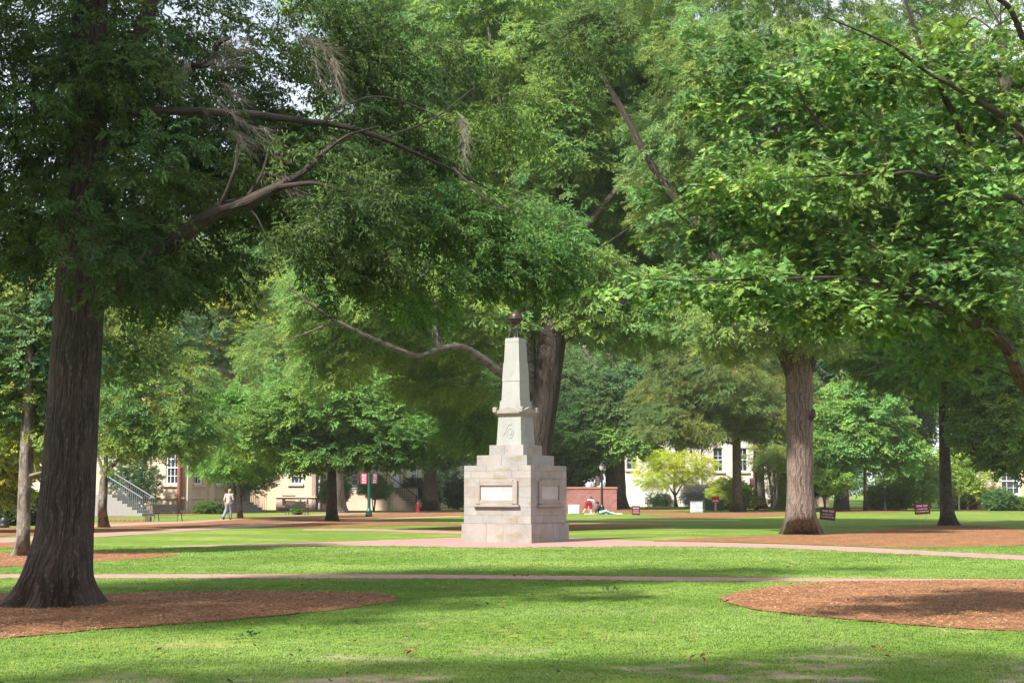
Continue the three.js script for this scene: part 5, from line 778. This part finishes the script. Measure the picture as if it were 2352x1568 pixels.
// ---------- benches, lamps, signs ----------
const benchWood = std(rgb(0.022, 0.018, 0.013), 0.9), benchIron = std(rgb(0.02, 0.05, 0.045), 0.5, { metalness: 0.4 });
function bench(x, y, turn, label) { // seen from behind; back towards +z
  const b = thing('park_bench', label, 'bench', G(x, y), turn, 'benches along the brick walk');
  for (let i = 0; i < 6; i++) part(b, 'back_slat', rbx(1.45, 0.063, 0.025, 0, 0.5 + i * 0.068, 0.3 + i * 0.018, 0.006), benchWood);
  for (let i = 0; i < 5; i++) part(b, 'seat_slat', rbx(1.45, 0.025, 0.075, 0, 0.43, 0.22 - i * 0.095, 0.006), benchWood);
  for (const s of [-0.66, 0.66]) {
    const f = (pts, r) => new THREE.TubeGeometry(new THREE.CatmullRomCurve3(pts.map((p) => V(s, p[0], p[1]))), 10, r, 6);
    part(b, 'end_frame', [f([[0, 0.36], [0.2, 0.27], [0.42, 0.26], [0.66, 0.33], [0.9, 0.42]], 0.024), f([[0, -0.26], [0.2, -0.17], [0.42, -0.2]], 0.024), f([[0.42, 0.26], [0.4, 0.05], [0.42, -0.22]], 0.02)], benchIron);
    part(b, 'armrest', [f([[0.66, 0.32], [0.69, 0.1], [0.66, -0.18], [0.56, -0.24], [0.42, -0.2]], 0.022)], benchIron);
  }
  part(b, 'stretcher', tube(V(-0.66, 0.2, 0.26), V(0.66, 0.2, 0.26), 0.012), benchIron);
  return b;
}
bench(386, 1197, -0.25, 'dark slatted bench seen from behind left of the walking person');
bench(682, 1183, -0.25, 'brown slatted bench before the sunlit cream wall');
const lampGreen = std(rgb(0.012, 0.085, 0.062), 0.4, { metalness: 0.3 }), lampBlack = std(rgb(0.012, 0.014, 0.013), 0.45), lampGlass = new THREE.MeshPhysicalMaterial({ color: rgb(0.85, 0.87, 0.9), roughness: 0.35, transmission: 0.6, thickness: 0, side: THREE.DoubleSide }), lampPale = std(rgb(0.5, 0.5, 0.5), 0.6);
function bannerTex(seed, back, ink) { // loose pale marks like the print on the cloth
  const c = document.createElement('canvas'); c.width = 128; c.height = 256; const x = c.getContext('2d'), r = RNG(seed); x.fillStyle = back; x.fillRect(0, 0, 128, 256); x.fillStyle = ink;
  for (let k = 0; k < 5; k++) { const y = 20 + k * 46; x.beginPath(); x.moveTo(18 + r() * 20, y); for (let i = 0; i < 5; i++) x.lineTo(30 + i * 18, y + (r() - 0.5) * 18); x.lineTo(110, y + 14 + r() * 10); for (let i = 4; i >= 0; i--) x.lineTo(28 + i * 18, y + 22 + (r() - 0.5) * 14); x.fill(); }
  const t = new THREE.CanvasTexture(c); t.colorSpace = THREE.SRGBColorSpace; return t;
}
function lamp(x, y, h, label, mat, banners) {
  const k = h / 3.7, t = thing('lamp_post', label, 'lamp post', G(x, y)), L = (p) => lathe(p.map((q) => [q[0] * (0.5 + 0.5 * k), q[1] * k]));
  part(t, 'base', L([[0, 0], [0.22, 0], [0.22, 0.12], [0.17, 0.16], [0.19, 0.2], [0.19, 0.34], [0.13, 0.42], [0.1, 0.5]]), mat);
  part(t, 'pole', L([[0.1, 0.5], [0.085, 1.6], [0.07, 2.85], [0.1, 2.9], [0.07, 2.96], [0.12, 3.06], [0.13, 3.12], [0, 3.12]]), mat);
  part(t, 'lantern', L([[0.09, 3.12], [0.17, 3.2], [0.2, 3.45], [0.2, 3.5]]), lampGlass);
  part(t, 'lamp_cap', L([[0, 3.72], [0.03, 3.7], [0.05, 3.64], [0.2, 3.56], [0.27, 3.5], [0.18, 3.49], [0, 3.49]]), mat);
  for (const b of banners || []) { part(t, 'banner_arm', tube(V(0, 2.68 * k, 0), V(b.s * 0.56, 2.68 * k, 0), 0.014), mat); const g = new THREE.PlaneGeometry(0.38, 0.64 * k, 6, 6), p = g.attributes.position; for (let i = 0; i < p.count; i++) p.setZ(i, 0.03 * Math.sin(p.getY(i) * 5 + p.getX(i) * 4)); g.computeVertexNormals(); g.rotateY(b.a || 0); g.translate(b.s * 0.33, 2.3 * k, 0); part(t, 'banner', g, new THREE.MeshStandardMaterial({ map: b.t, roughness: 0.9, side: THREE.DoubleSide })); }
  return t;
}
lamp(847, 1186, 3.7, 'green lamp post carrying two banners near the round topiary', lampGreen, [{ s: -1, t: bannerTex(1, '#b52c4c', '#e0c4cc') }, { s: 1, t: bannerTex(2, '#6b2b47', '#d9c8d2'), a: 0.5 }]);
lamp(1383, 1174, 3.7, 'black lamp post between the brick wall and thickest trunk', lampBlack, [{ s: -1, t: bannerTex(3, '#3a1418', '#6d6672') }]);
lamp(1738, 1171, 3.6, 'dark post with a pink and white banner left of the second slim trunk', lampBlack, [{ s: -1, t: bannerTex(4, '#d8506f', '#f7dfe6') }]);
lamp(8, 1212, 3.7, 'dark lamp post with a crimson banner at the left edge', lampBlack, [{ s: 1, t: bannerTex(5, '#7d1426', '#a2485a') }]);
lamp(2034, 1171.5, 1.95, 'small white lamp post with a dark lantern among the far shrubs', lampPale);
{ const t = thing('white_post', 'plain pale pink post right of the slim dark trunk', 'post', G(2204, 1172)); part(t, 'shaft', lathe([[0, 0], [0.1, 0], [0.1, 0.1], [0.075, 0.14], [0.07, 2.25], [0.09, 2.28], [0.05, 2.34], [0, 2.36]]), std(rgb(0.62, 0.5, 0.48), 0.7)); }
function signTex() {
  const c = document.createElement('canvas'); c.width = 512; c.height = 384; const x = c.getContext('2d'); x.fillStyle = '#4d0010'; x.fillRect(0, 0, 512, 384); x.fillStyle = '#c9b9bd'; x.textAlign = 'center'; x.textBaseline = 'middle';
  x.font = 'bold 84px sans-serif'; x.fillText('NEW SOD', 256, 92, 400); x.font = 'bold 58px sans-serif'; x.fillText('PLEASE STAY', 256, 200, 420); x.fillText('ON SIDEWALKS', 256, 286, 450);
  const t = new THREE.CanvasTexture(c); t.colorSpace = THREE.SRGBColorSpace; return t;
}
const signFace = new THREE.MeshStandardMaterial({ map: signTex(), roughness: 0.6 }), signBack = std(rgb(0.055, 0.004, 0.01), 0.6), wire = std(rgb(0.25, 0.25, 0.25), 0.4, { metalness: 0.7 });
function lawnSign(x, d, cy, w, h, tilt, label, stake = 0.4) {
  const p = D(x, cy, d), t = thing('lawn_sign', label, 'sign', V(p.x, 0, p.z), 0), tl = (g) => { g.rotateZ(tilt); g.translate(0, p.y, 0); return g; };
  part(t, 'board', tl(rbx(w, h, 0.008, 0, 0, 0, 0.003)), signBack); part(t, 'printed_face', tl(new THREE.PlaneGeometry(w - 0.004, h - 0.004).translate(0, 0, 0.0065)), signFace);
  for (const s of [-0.13, 0.13]) { const a = V(s, -h / 2, -0.008).applyAxisAngle(V(0, 0, 1), tilt); part(t, 'wire_stake', tube(V(a.x - Math.sin(tilt) * -0.1, -0.08, a.z), V(a.x, p.y + a.y + 0.1, a.z), 0.004, 5), wire); }
}
lawnSign(1902, 61, 1180.5, 0.63, 0.47, -0.1, 'maroon lawn sign leaning clockwise just right of the stout oak');
lawnSign(2119, 61, 1168, 0.62, 0.44, 0.055, 'darker maroon lawn sign tilted slightly left near the slim dark trunk');
lawnSign(1461, 93, 1172, 0.49, 0.55, 0, 'upright maroon lawn sign on the far grass near the thickest trunk');
{ // hydrant
  const t = thing('fire_hydrant', 'red fire hydrant at the foot of the flared trunk', 'hydrant', G(960, 1177)), red = std(rgb(0.45, 0.02, 0.035), 0.45);
  part(t, 'barrel', lathe([[0, 0], [0.17, 0], [0.17, 0.06], [0.12, 0.07], [0.115, 0.5], [0.15, 0.51], [0.15, 0.56], [0.12, 0.57]]), red);
  part(t, 'bonnet', lathe([[0.13, 0.57], [0.12, 0.66], [0.07, 0.74], [0.03, 0.76], [0.03, 0.82], [0, 0.83]]), red);
  for (const s of [-1, 1]) { const g = new THREE.CylinderGeometry(0.055, 0.06, 0.12, 10); g.rotateZ(Math.PI / 2); g.translate(s * 0.16, 0.44, 0); part(t, 'hose_cap', g, red); }
  const g = new THREE.CylinderGeometry(0.075, 0.08, 0.12, 12); g.rotateX(Math.PI / 2); g.translate(0, 0.4, 0.15); part(t, 'pumper_cap', g, red);
}
{ // low iron fence with finials by the yellow green tree
  const a = G(1482, 1168.3), b = G(1610, 1168), t = thing('iron_fence', 'low grey iron fence with finials below the yellow green tree', 'fence', a), v = b.clone().sub(a), n = 22, gm = std(rgb(0.12, 0.13, 0.15), 0.5);
  for (let i = 0; i <= n; i++) { const p = v.clone().multiplyScalar(i / n), k = lathe([[0.018, 0], [0.018, 0.62], [0.035, 0.66], [0.02, 0.7], [0, 0.76]], 6); k.translate(p.x, 0, p.z); part(t, 'picket', k, gm); }
  for (const y of [0.15, 0.52]) part(t, 'rail', tube(V(0, y, 0), V(v.x, y, v.z), 0.02, 6), gm);
}
{ // equipment boxes and bins
  const grey = std(rgb(0.52, 0.55, 0.6), 0.6);
  const box = (x, y, w, h, d, label) => { const t = thing('utility_box', label, 'box', G(x, y)); part(t, 'cabinet', rbx(w, h - 0.06, d, 0, (h - 0.06) / 2, 0, 0.02), grey); part(t, 'lid', rbx(w + 0.05, 0.06, d + 0.05, 0, h - 0.029, 0, 0.015), grey); part(t, 'door_panel', rbx(w * 0.84, h * 0.74, 0.02, 0, h * 0.45, d / 2 + 0.009, 0.006), grey); };
  box(1318, 1180, 0.72, 0.62, 0.5, 'pale grey box beside the bending person'); box(1600, 1176.5, 0.85, 0.78, 0.6, 'pale grey utility box before the lavender bush');
  const t = thing('waste_bin', 'dark green waste bin behind the red and white notice', 'bin', G(1640, 1172.4)), gr = std(rgb(0.012, 0.045, 0.03), 0.5); part(t, 'body', rbx(1.5, 0.72, 0.8, 0, 0.38, 0, 0.03), gr); part(t, 'lid', rbx(1.56, 0.1, 0.86, 0, 0.8, 0, 0.03), gr);
  const s = thing('notice_sign', 'red and white notice board on a post before the green bin', 'sign', G(1644, 1173.6)), rd = std(rgb(0.6, 0.015, 0.03), 0.5); part(s, 'post', rbx(0.12, 0.66, 0.05, 0, 0.33, 0, 0.008), std(rgb(0.75, 0.35, 0.38), 0.6)); part(s, 'board', rbx(0.6, 0.5, 0.04, 0, 0.88, 0, 0.01), rd); part(s, 'white_band', rbx(0.42, 0.09, 0.01, 0, 0.78, 0.024, 0.003), frameMat);
  const e = thing('brick_edging', 'short red brick edging beside the walk left of the first bench', 'kerb', G(290, 1197.5)); for (let i = 0; i < 8; i++) part(e, 'brick', rbx(0.22, 0.12, 0.11, -0.9 + i * 0.235, 0.06, 0, 0.01), std(rgb(0.3 + (i % 3) * 0.03, 0.11, 0.08), 0.9)); part(e, 'end_block', rbx(0.3, 0.26, 0.3, 1.1, 0.13, 0, 0.02), std(rgb(0.12, 0.06, 0.045), 0.9));
}
// ---------- people: one blended skin per body, clothes over it ----------
function blend(caps, cell, k = 0.035) { // smooth union of tapered capsules -> mesh
  const lo = V(9e9, 9e9, 9e9), hi = V(-9e9, -9e9, -9e9); for (const c of caps) for (const p of [c[0], c[1]]) { const q = Math.max(c[2], c[3]) + 0.05; lo.min(p.clone().subScalar(q)); hi.max(p.clone().addScalar(q)); }
  const cen = lo.clone().add(hi).multiplyScalar(0.5), half = Math.max(hi.x - lo.x, hi.y - lo.y, hi.z - lo.z) / 2 + cell * 2, size = Math.min(150, Math.ceil(half * 2 / cell)), mc = new MarchingCubes(size, new THREE.MeshBasicMaterial(), false, false, 120000), hs = size / 2, P = V(0, 0, 0), pa = V(0, 0, 0), ba = V(0, 0, 0);
  for (let z = 0; z < size; z++) for (let y = 0; y < size; y++) for (let x = 0; x < size; x++) {
    P.set((x - hs) / hs * half + cen.x, (y - hs) / hs * half + cen.y, (z - hs) / hs * half + cen.z); let d = 1;
    for (const c of caps) { pa.subVectors(P, c[0]); ba.subVectors(c[1], c[0]); const h = clamp(pa.dot(ba) / Math.max(1e-9, ba.lengthSq()), 0, 1), q = pa.addScaledVector(ba, -h).length() - lerp(c[2], c[3], h); const kk = c[4] ?? k, e = Math.max(kk - Math.abs(d - q), 0) / kk; d = Math.min(d, q) - e * e * kk * 0.25; }
    mc.field[x + y * size + z * size * size] = -d;
  }
  mc.isolation = 0; mc.update(); const n = mc.count ?? mc.geometry.drawRange.count, p = mc.positionArray.slice(0, n * 3); for (let i = 0; i < n; i++) { p[i * 3] = p[i * 3] * half + cen.x; p[i * 3 + 1] = p[i * 3 + 1] * half + cen.y; p[i * 3 + 2] = p[i * 3 + 2] * half + cen.z; }
  let g = new THREE.BufferGeometry(); g.setAttribute('position', new THREE.BufferAttribute(new Float32Array(p), 3)); g = mergeVertices(g, cell * 0.05); g.computeVertexNormals(); return g;
}
const skin = std(rgb(0.5, 0.3, 0.22), 0.6);
function hand(wrist, dir, palm, s, curl = 0.5) { // palm, four unequal bent fingers, thumb off the side
  const d = dir.clone().normalize(), n = palm.clone().normalize(), w = d.clone().cross(n).normalize().multiplyScalar(s), at = (a, b, c) => wrist.clone().addScaledVector(d, a).addScaledVector(w, b).addScaledVector(n, c), caps = [[at(-0.02, 0, 0), at(0.04, 0, 0), 0.026, 0.024, 0.015], [at(0.03, -0.022, 0), at(0.085, -0.03, 0), 0.014, 0.012, 0.012], [at(0.03, 0.02, 0), at(0.085, 0.028, 0), 0.014, 0.012, 0.012], [at(0.03, 0, 0), at(0.09, 0, 0), 0.015, 0.013, 0.012]];
  [[-0.031, 0.062], [-0.01, 0.075], [0.011, 0.07], [0.031, 0.054]].forEach(([b, L]) => { const a = at(0.088, b, 0), m = at(0.088 + L * 0.5, b * 1.08, L * 0.25 * curl), e = at(0.088 + L * 0.85, b * 1.1, L * 0.75 * curl); caps.push([a, m, 0.009, 0.0085, 0.004], [m, e, 0.0085, 0.007, 0.004]); });
  caps.push([at(0.02, -0.022, 0.004), at(0.05, -0.056, 0.014), 0.013, 0.01, 0.008], [at(0.05, -0.056, 0.014), at(0.078, -0.064, 0.026), 0.01, 0.008, 0.004]);
  return blend(caps, 0.004, 0.01);
}
function headGeo(c, fwd, up, sc = 1) { // skull, jaw, nose, ears, brow, lips
  const f = fwd.clone().normalize(), u = up.clone().addScaledVector(f, -up.dot(f)).normalize(), s = u.clone().cross(f), at = (a, b, d) => c.clone().addScaledVector(s, a * sc).addScaledVector(u, b * sc).addScaledVector(f, d * sc);
  const caps = [[at(0, 0.035, -0.02), at(0, 0.03, 0.015), 0.085 * sc, 0.08 * sc, 0.03], [at(0, -0.05, 0.03), at(0, -0.075, 0.055), 0.052 * sc, 0.035 * sc, 0.03], [at(0, 0.012, 0.088), at(0, -0.022, 0.108), 0.01 * sc, 0.014 * sc, 0.012], [at(-0.03, 0.025, 0.082), at(0.03, 0.025, 0.082), 0.012 * sc, 0.012 * sc, 0.012], [at(-0.022, -0.05, 0.082), at(0.022, -0.05, 0.082), 0.008 * sc, 0.008 * sc, 0.006], [at(-0.022, -0.062, 0.08), at(0.022, -0.062, 0.08), 0.008 * sc, 0.008 * sc, 0.006]];
  for (const q of [-1, 1]) caps.push([at(q * 0.078, 0.02, -0.008), at(q * 0.088, -0.02, -0.002), 0.012 * sc, 0.009 * sc, 0.006]);
  return { g: blend(caps, 0.0055, 0.02), at };
}
function figure(label, base, J, W, cl) {
  const t = thing('person', label, 'person', base), C = (a, b, r1, r2, k) => [J[a], J[b], r1, r2, k];
  const body = [C('pelvis', 'chest', 0.12, 0.13, 0.08), C('chest', 'neck', 0.12, 0.06, 0.08), C('neck', 'head', 0.052, 0.05), C('lsh', 'rsh', 0.07, 0.07, 0.06), C('lhip', 'rhip', 0.1, 0.1, 0.06)];
  for (const s of ['l', 'r']) body.push(C(s + 'sh', s + 'el', 0.052, 0.042), C(s + 'el', s + 'wr', 0.04, 0.027), C(s + 'hip', s + 'kn', 0.088, 0.058), C(s + 'kn', s + 'an', 0.056, 0.038), C(s + 'an', s + 'toe', 0.042, 0.03));
  const hd = headGeo(J.head, W.face, W.up), geos = [blend(body, 0.014), hd.g];
  for (const s of ['l', 'r']) geos.push(hand(J[s + 'wr'], J[s + 'wr'].clone().sub(J[s + 'el']), W.palm, s === 'l' ? 1 : -1, W.curl ?? 0.6));
  part(t, 'body', geos, skin);
  for (const q of [-1, 1]) part(t, 'eye', new THREE.SphereGeometry(0.011, 8, 6).translate(...hd.at(q * 0.032, 0.008, 0.083).toArray()), std(rgb(0.03, 0.02, 0.02), 0.3));
  const o = (list, inf, k) => blend(list.map((q) => [q[0], q[1], q[2] + inf, q[3] + inf, q[4] ?? k]), 0.014, k);
  for (const [n, list, col, inf] of cl(C, J, hd.at)) part(t, n, o(list, inf ?? 0.016, 0.035), std(rgb(...col), 0.9));
  return t;
}
{ // walking away along the path
  const b = G(523, 1193), J = { pelvis: V(0.03, 0.9, 0), chest: V(0.03, 1.22, -0.05), neck: V(0.04, 1.4, -0.08), head: V(0.07, 1.53, -0.12), lsh: V(-0.14, 1.34, -0.06), rsh: V(0.2, 1.34, -0.07), lel: V(-0.22, 1.08, 0.02), lwr: V(-0.2, 0.86, -0.04), rel: V(0.26, 1.1, -0.04), rwr: V(0.2, 0.98, -0.26), lhip: V(-0.06, 0.86, 0), rhip: V(0.12, 0.86, 0), lkn: V(-0.11, 0.5, 0.04), lan: V(-0.19, 0.17, 0.34), ltoe: V(-0.19, 0.04, 0.24), rkn: V(0.13, 0.47, -0.1), ran: V(0.11, 0.09, -0.06), rtoe: V(0.11, 0.035, -0.2) };
  figure('person in pale shirt and grey jeans walking away beside the little tree', b, J, { face: V(0.15, -0.05, -1), up: UP, palm: V(0.5, 0, -1) }, (C, J, at) => [
    ['shirt', [[V(0.03, 0.93, 0), J.chest, 0.135, 0.125, 0.08], C('chest', 'neck', 0.115, 0.05, 0.06), C('lsh', 'rsh', 0.06, 0.06, 0.05), [J.lsh, J.lsh.clone().lerp(J.lel, 0.62), 0.05, 0.046], [J.rsh, J.rsh.clone().lerp(J.rel, 0.62), 0.05, 0.046]], [0.34, 0.29, 0.285]],
    ['jeans', [C('lhip', 'rhip', 0.092, 0.092, 0.05), C('lhip', 'lkn', 0.085, 0.066), C('rhip', 'rkn', 0.085, 0.066), C('lkn', 'lan', 0.062, 0.06), C('rkn', 'ran', 0.064, 0.062)], [0.17, 0.19, 0.23]],
    ['shoe', [C('lan', 'ltoe', 0.045, 0.038)], [0.02, 0.025, 0.02]], ['shoe', [C('ran', 'rtoe', 0.045, 0.038)], [0.03, 0.02, 0.02]],
    ['hair', [[at(0, 0.05, -0.035), at(0, 0.0, -0.05), 0.088, 0.085], [at(0, 0.02, -0.04), at(0, -0.06, -0.05), 0.085, 0.06]], [0.24, 0.165, 0.08], 0.012],
    ['shoulder_bag', [[V(-0.26, 0.82, 0.06), V(-0.24, 0.72, 0.1), 0.05, 0.06]], [0.015, 0.018, 0.02], 0]]);
}
{ // bending over the picnic
  const b = G(1352, 1180), J = { pelvis: V(0.0, 0.78, 0.1), chest: V(0.16, 0.86, -0.24), neck: V(0.2, 0.93, -0.4), head: V(0.2, 1.02, -0.52), lsh: V(0.02, 0.92, -0.34), rsh: V(0.34, 0.86, -0.3), lel: V(0.02, 0.6, -0.42), lwr: V(0.04, 0.34, -0.46), rel: V(0.4, 0.56, -0.34), rwr: V(0.36, 0.24, -0.4), lhip: V(-0.1, 0.74, 0.1), rhip: V(0.1, 0.72, 0.08), lkn: V(-0.2, 0.4, 0.1), lan: V(-0.38, 0.08, 0.2), ltoe: V(-0.42, 0.035, 0.06), rkn: V(0.17, 0.38, 0.02), ran: V(0.16, 0.09, 0.06), rtoe: V(0.18, 0.035, -0.1) };
  figure('person in red shorts bending forward over the picnic cloth', b, J, { face: V(0.25, -0.3, -1), up: V(0, 1, -0.3), palm: V(0, 0, 1) }, (C, J, at) => [
    ['shirt', [C('pelvis', 'chest', 0.115, 0.13, 0.08), C('chest', 'neck', 0.12, 0.055, 0.08), C('lsh', 'rsh', 0.07, 0.07, 0.06), [J.lsh, J.lsh.clone().lerp(J.lel, 0.6), 0.058, 0.056], [J.rsh, J.rsh.clone().lerp(J.rel, 0.6), 0.058, 0.056]], [0.5, 0.56, 0.6]],
    ['shorts', [C('lhip', 'rhip', 0.115, 0.115, 0.07), [J.pelvis, J.pelvis.clone().lerp(J.chest, 0.2), 0.125, 0.12], [J.lhip, J.lhip.clone().lerp(J.lkn, 0.85), 0.1, 0.088], [J.rhip, J.rhip.clone().lerp(J.rkn, 0.85), 0.1, 0.088]], [0.22, 0.006, 0.015], 0.026],
    ['shoe', [C('lan', 'ltoe', 0.045, 0.038)], [0.3, 0.2, 0.16]], ['shoe', [C('ran', 'rtoe', 0.045, 0.038)], [0.55, 0.56, 0.6]],
    ['hair', [[at(0, 0.05, -0.025), at(0, 0.03, -0.055), 0.09, 0.085], [at(0, 0.06, 0.02), at(0, 0.05, -0.03), 0.08, 0.085]], [0.03, 0.03, 0.038], 0.014]]);
}
{ // seated, legs stretched to the right
  const b = G(1378, 1181), J = { pelvis: V(0.02, 0.12, 0), chest: V(-0.06, 0.44, 0), neck: V(-0.12, 0.6, 0), head: V(-0.17, 0.71, 0.02), lsh: V(-0.08, 0.55, 0.17), rsh: V(-0.08, 0.55, -0.16), lel: V(-0.2, 0.34, 0.2), lwr: V(-0.3, 0.16, 0.14), rel: V(-0.22, 0.36, -0.2), rwr: V(-0.34, 0.2, -0.16), lhip: V(0.05, 0.12, 0.1), rhip: V(0.05, 0.12, -0.1), lkn: V(0.4, 0.22, 0.16), lan: V(0.74, 0.07, 0.12), ltoe: V(0.86, 0.12, 0.12), rkn: V(0.44, 0.14, -0.08), ran: V(0.8, 0.06, -0.06), rtoe: V(0.9, 0.12, -0.06) };
  figure('seated person in dark jacket and pale jeans on the picnic cloth', b, J, { face: V(-1, -0.25, 0.45), up: UP, palm: V(0, -1, 0) }, (C, J, at) => [
    ['jacket', [C('pelvis', 'chest', 0.115, 0.135, 0.08), C('chest', 'neck', 0.125, 0.06, 0.08), C('lsh', 'rsh', 0.075, 0.075, 0.06), C('lsh', 'lel', 0.06, 0.05), C('lel', 'lwr', 0.048, 0.04), C('rsh', 'rel', 0.06, 0.05), C('rel', 'rwr', 0.048, 0.04)], [0.03, 0.034, 0.04]],
    ['jeans', [C('lhip', 'rhip', 0.11, 0.11, 0.06), C('lhip', 'lkn', 0.092, 0.066), C('rhip', 'rkn', 0.092, 0.066), C('lkn', 'lan', 0.064, 0.054), C('rkn', 'ran', 0.064, 0.054)], [0.28, 0.34, 0.44]],
    ['shoe', [C('lan', 'ltoe', 0.044, 0.038)], [0.6, 0.6, 0.62]], ['shoe', [C('ran', 'rtoe', 0.044, 0.038)], [0.6, 0.6, 0.62]],
    ['hair', [[at(0, 0.055, -0.02), at(0, 0.03, -0.05), 0.088, 0.08], [at(0, 0.065, 0.03), at(0, 0.06, -0.02), 0.068, 0.08]], [0.025, 0.02, 0.018], 0.012]]);
}
{ // picnic cloth with soft folds
  const b = G(1385, 1180.2), g = new THREE.PlaneGeometry(2.6, 1.5, 60, 36); g.rotateX(-Math.PI / 2); const p = g.attributes.position; for (let i = 0; i < p.count; i++) { const x = p.getX(i), z = p.getZ(i), e = Math.max(Math.abs(x) / 1.3, Math.abs(z) / 0.75); p.setY(i, 0.012 + 0.05 * Math.max(0, fbm(x * 2.4 + 5, z * 2.4, 3, 3) - 0.45) * (1 + 2 * smooth(0.4, 1.2, x))); p.setX(i, x + 0.05 * (fbm(z * 3, 4, 1, 2) - 0.5) * e); } g.computeVertexNormals(); g.translate(b.x, 0, b.z - 0.1);
  const m = part(scene, 'picnic_cloth', g, std(rgb(0.62, 0.62, 0.68), 0.95)); tag(m, 'pale picnic cloth spread on the far grass under two people', 'cloth');
}
{ // scattered fallen leaves and twigs
  const r = RNG(301), leaf = trisGeo(leafTris('oval', 1, 0.6).map((t) => ({ p: t.flat().map((v, i) => (i % 3 === 2 ? v + 0 : v)), c: [1, 1, 1] }))); leaf.rotateX(-Math.PI / 2); const ms = [], cs = [];
  while (ms.length < 150) { const z = -12 - 32 * r() * r(), x = (r() - 0.5) * 0.68 * -z, s = 0.03 + 0.035 * r(), k = r(); ms.push(M4(V(x, 0.045, z), EUL((r() - 0.5) * 0.9, r() * 6.28, (r() - 0.5) * 0.9), s)); cs.push(k < 0.55 ? rgb(0.2, 0.095, 0.04) : k < 0.8 ? rgb(0.09, 0.055, 0.035) : rgb(0.05, 0.11, 0.03)); }
  for (const [x, y, n, c] of [[575, 1466, 12, 0], [1403, 1360, 12, 1], [1192, 1330, 6, 1], [1818, 1310, 5, 2], [1595, 1230, 8, 1], [465, 1383, 0, 1], [935, 1508, 5, 2], [1105, 1398, 6, 0], [2015, 1498, 4, 2], [1590, 1522, 4, 2]]) for (let i = 0; i < n; i++) { const p = G(x + (r() - 0.5) * 44, y + (r() - 0.5) * 5); ms.push(M4(p.setY(0.06), EUL((r() - 0.5) * 1.6, r() * 6.28, (r() - 0.5) * 1.6), 0.045 + 0.03 * r())); cs.push([rgb(0.045, 0.11, 0.025), rgb(0.12, 0.09, 0.055), rgb(0.24, 0.09, 0.035)][c]); }
  const o = new THREE.Group(); o.name = 'fallen_leaves'; scene.add(o); tag(o, 'brown and green leaves fallen here and there on the lawn', 'leaves', null, 'stuff'); instanced(o, 'leaf_litter', leaf, std(rgb(1, 1, 1), 0.9), ms, cs);
}
console.log('sprays', leafCount);
renderer.render(scene, camera);
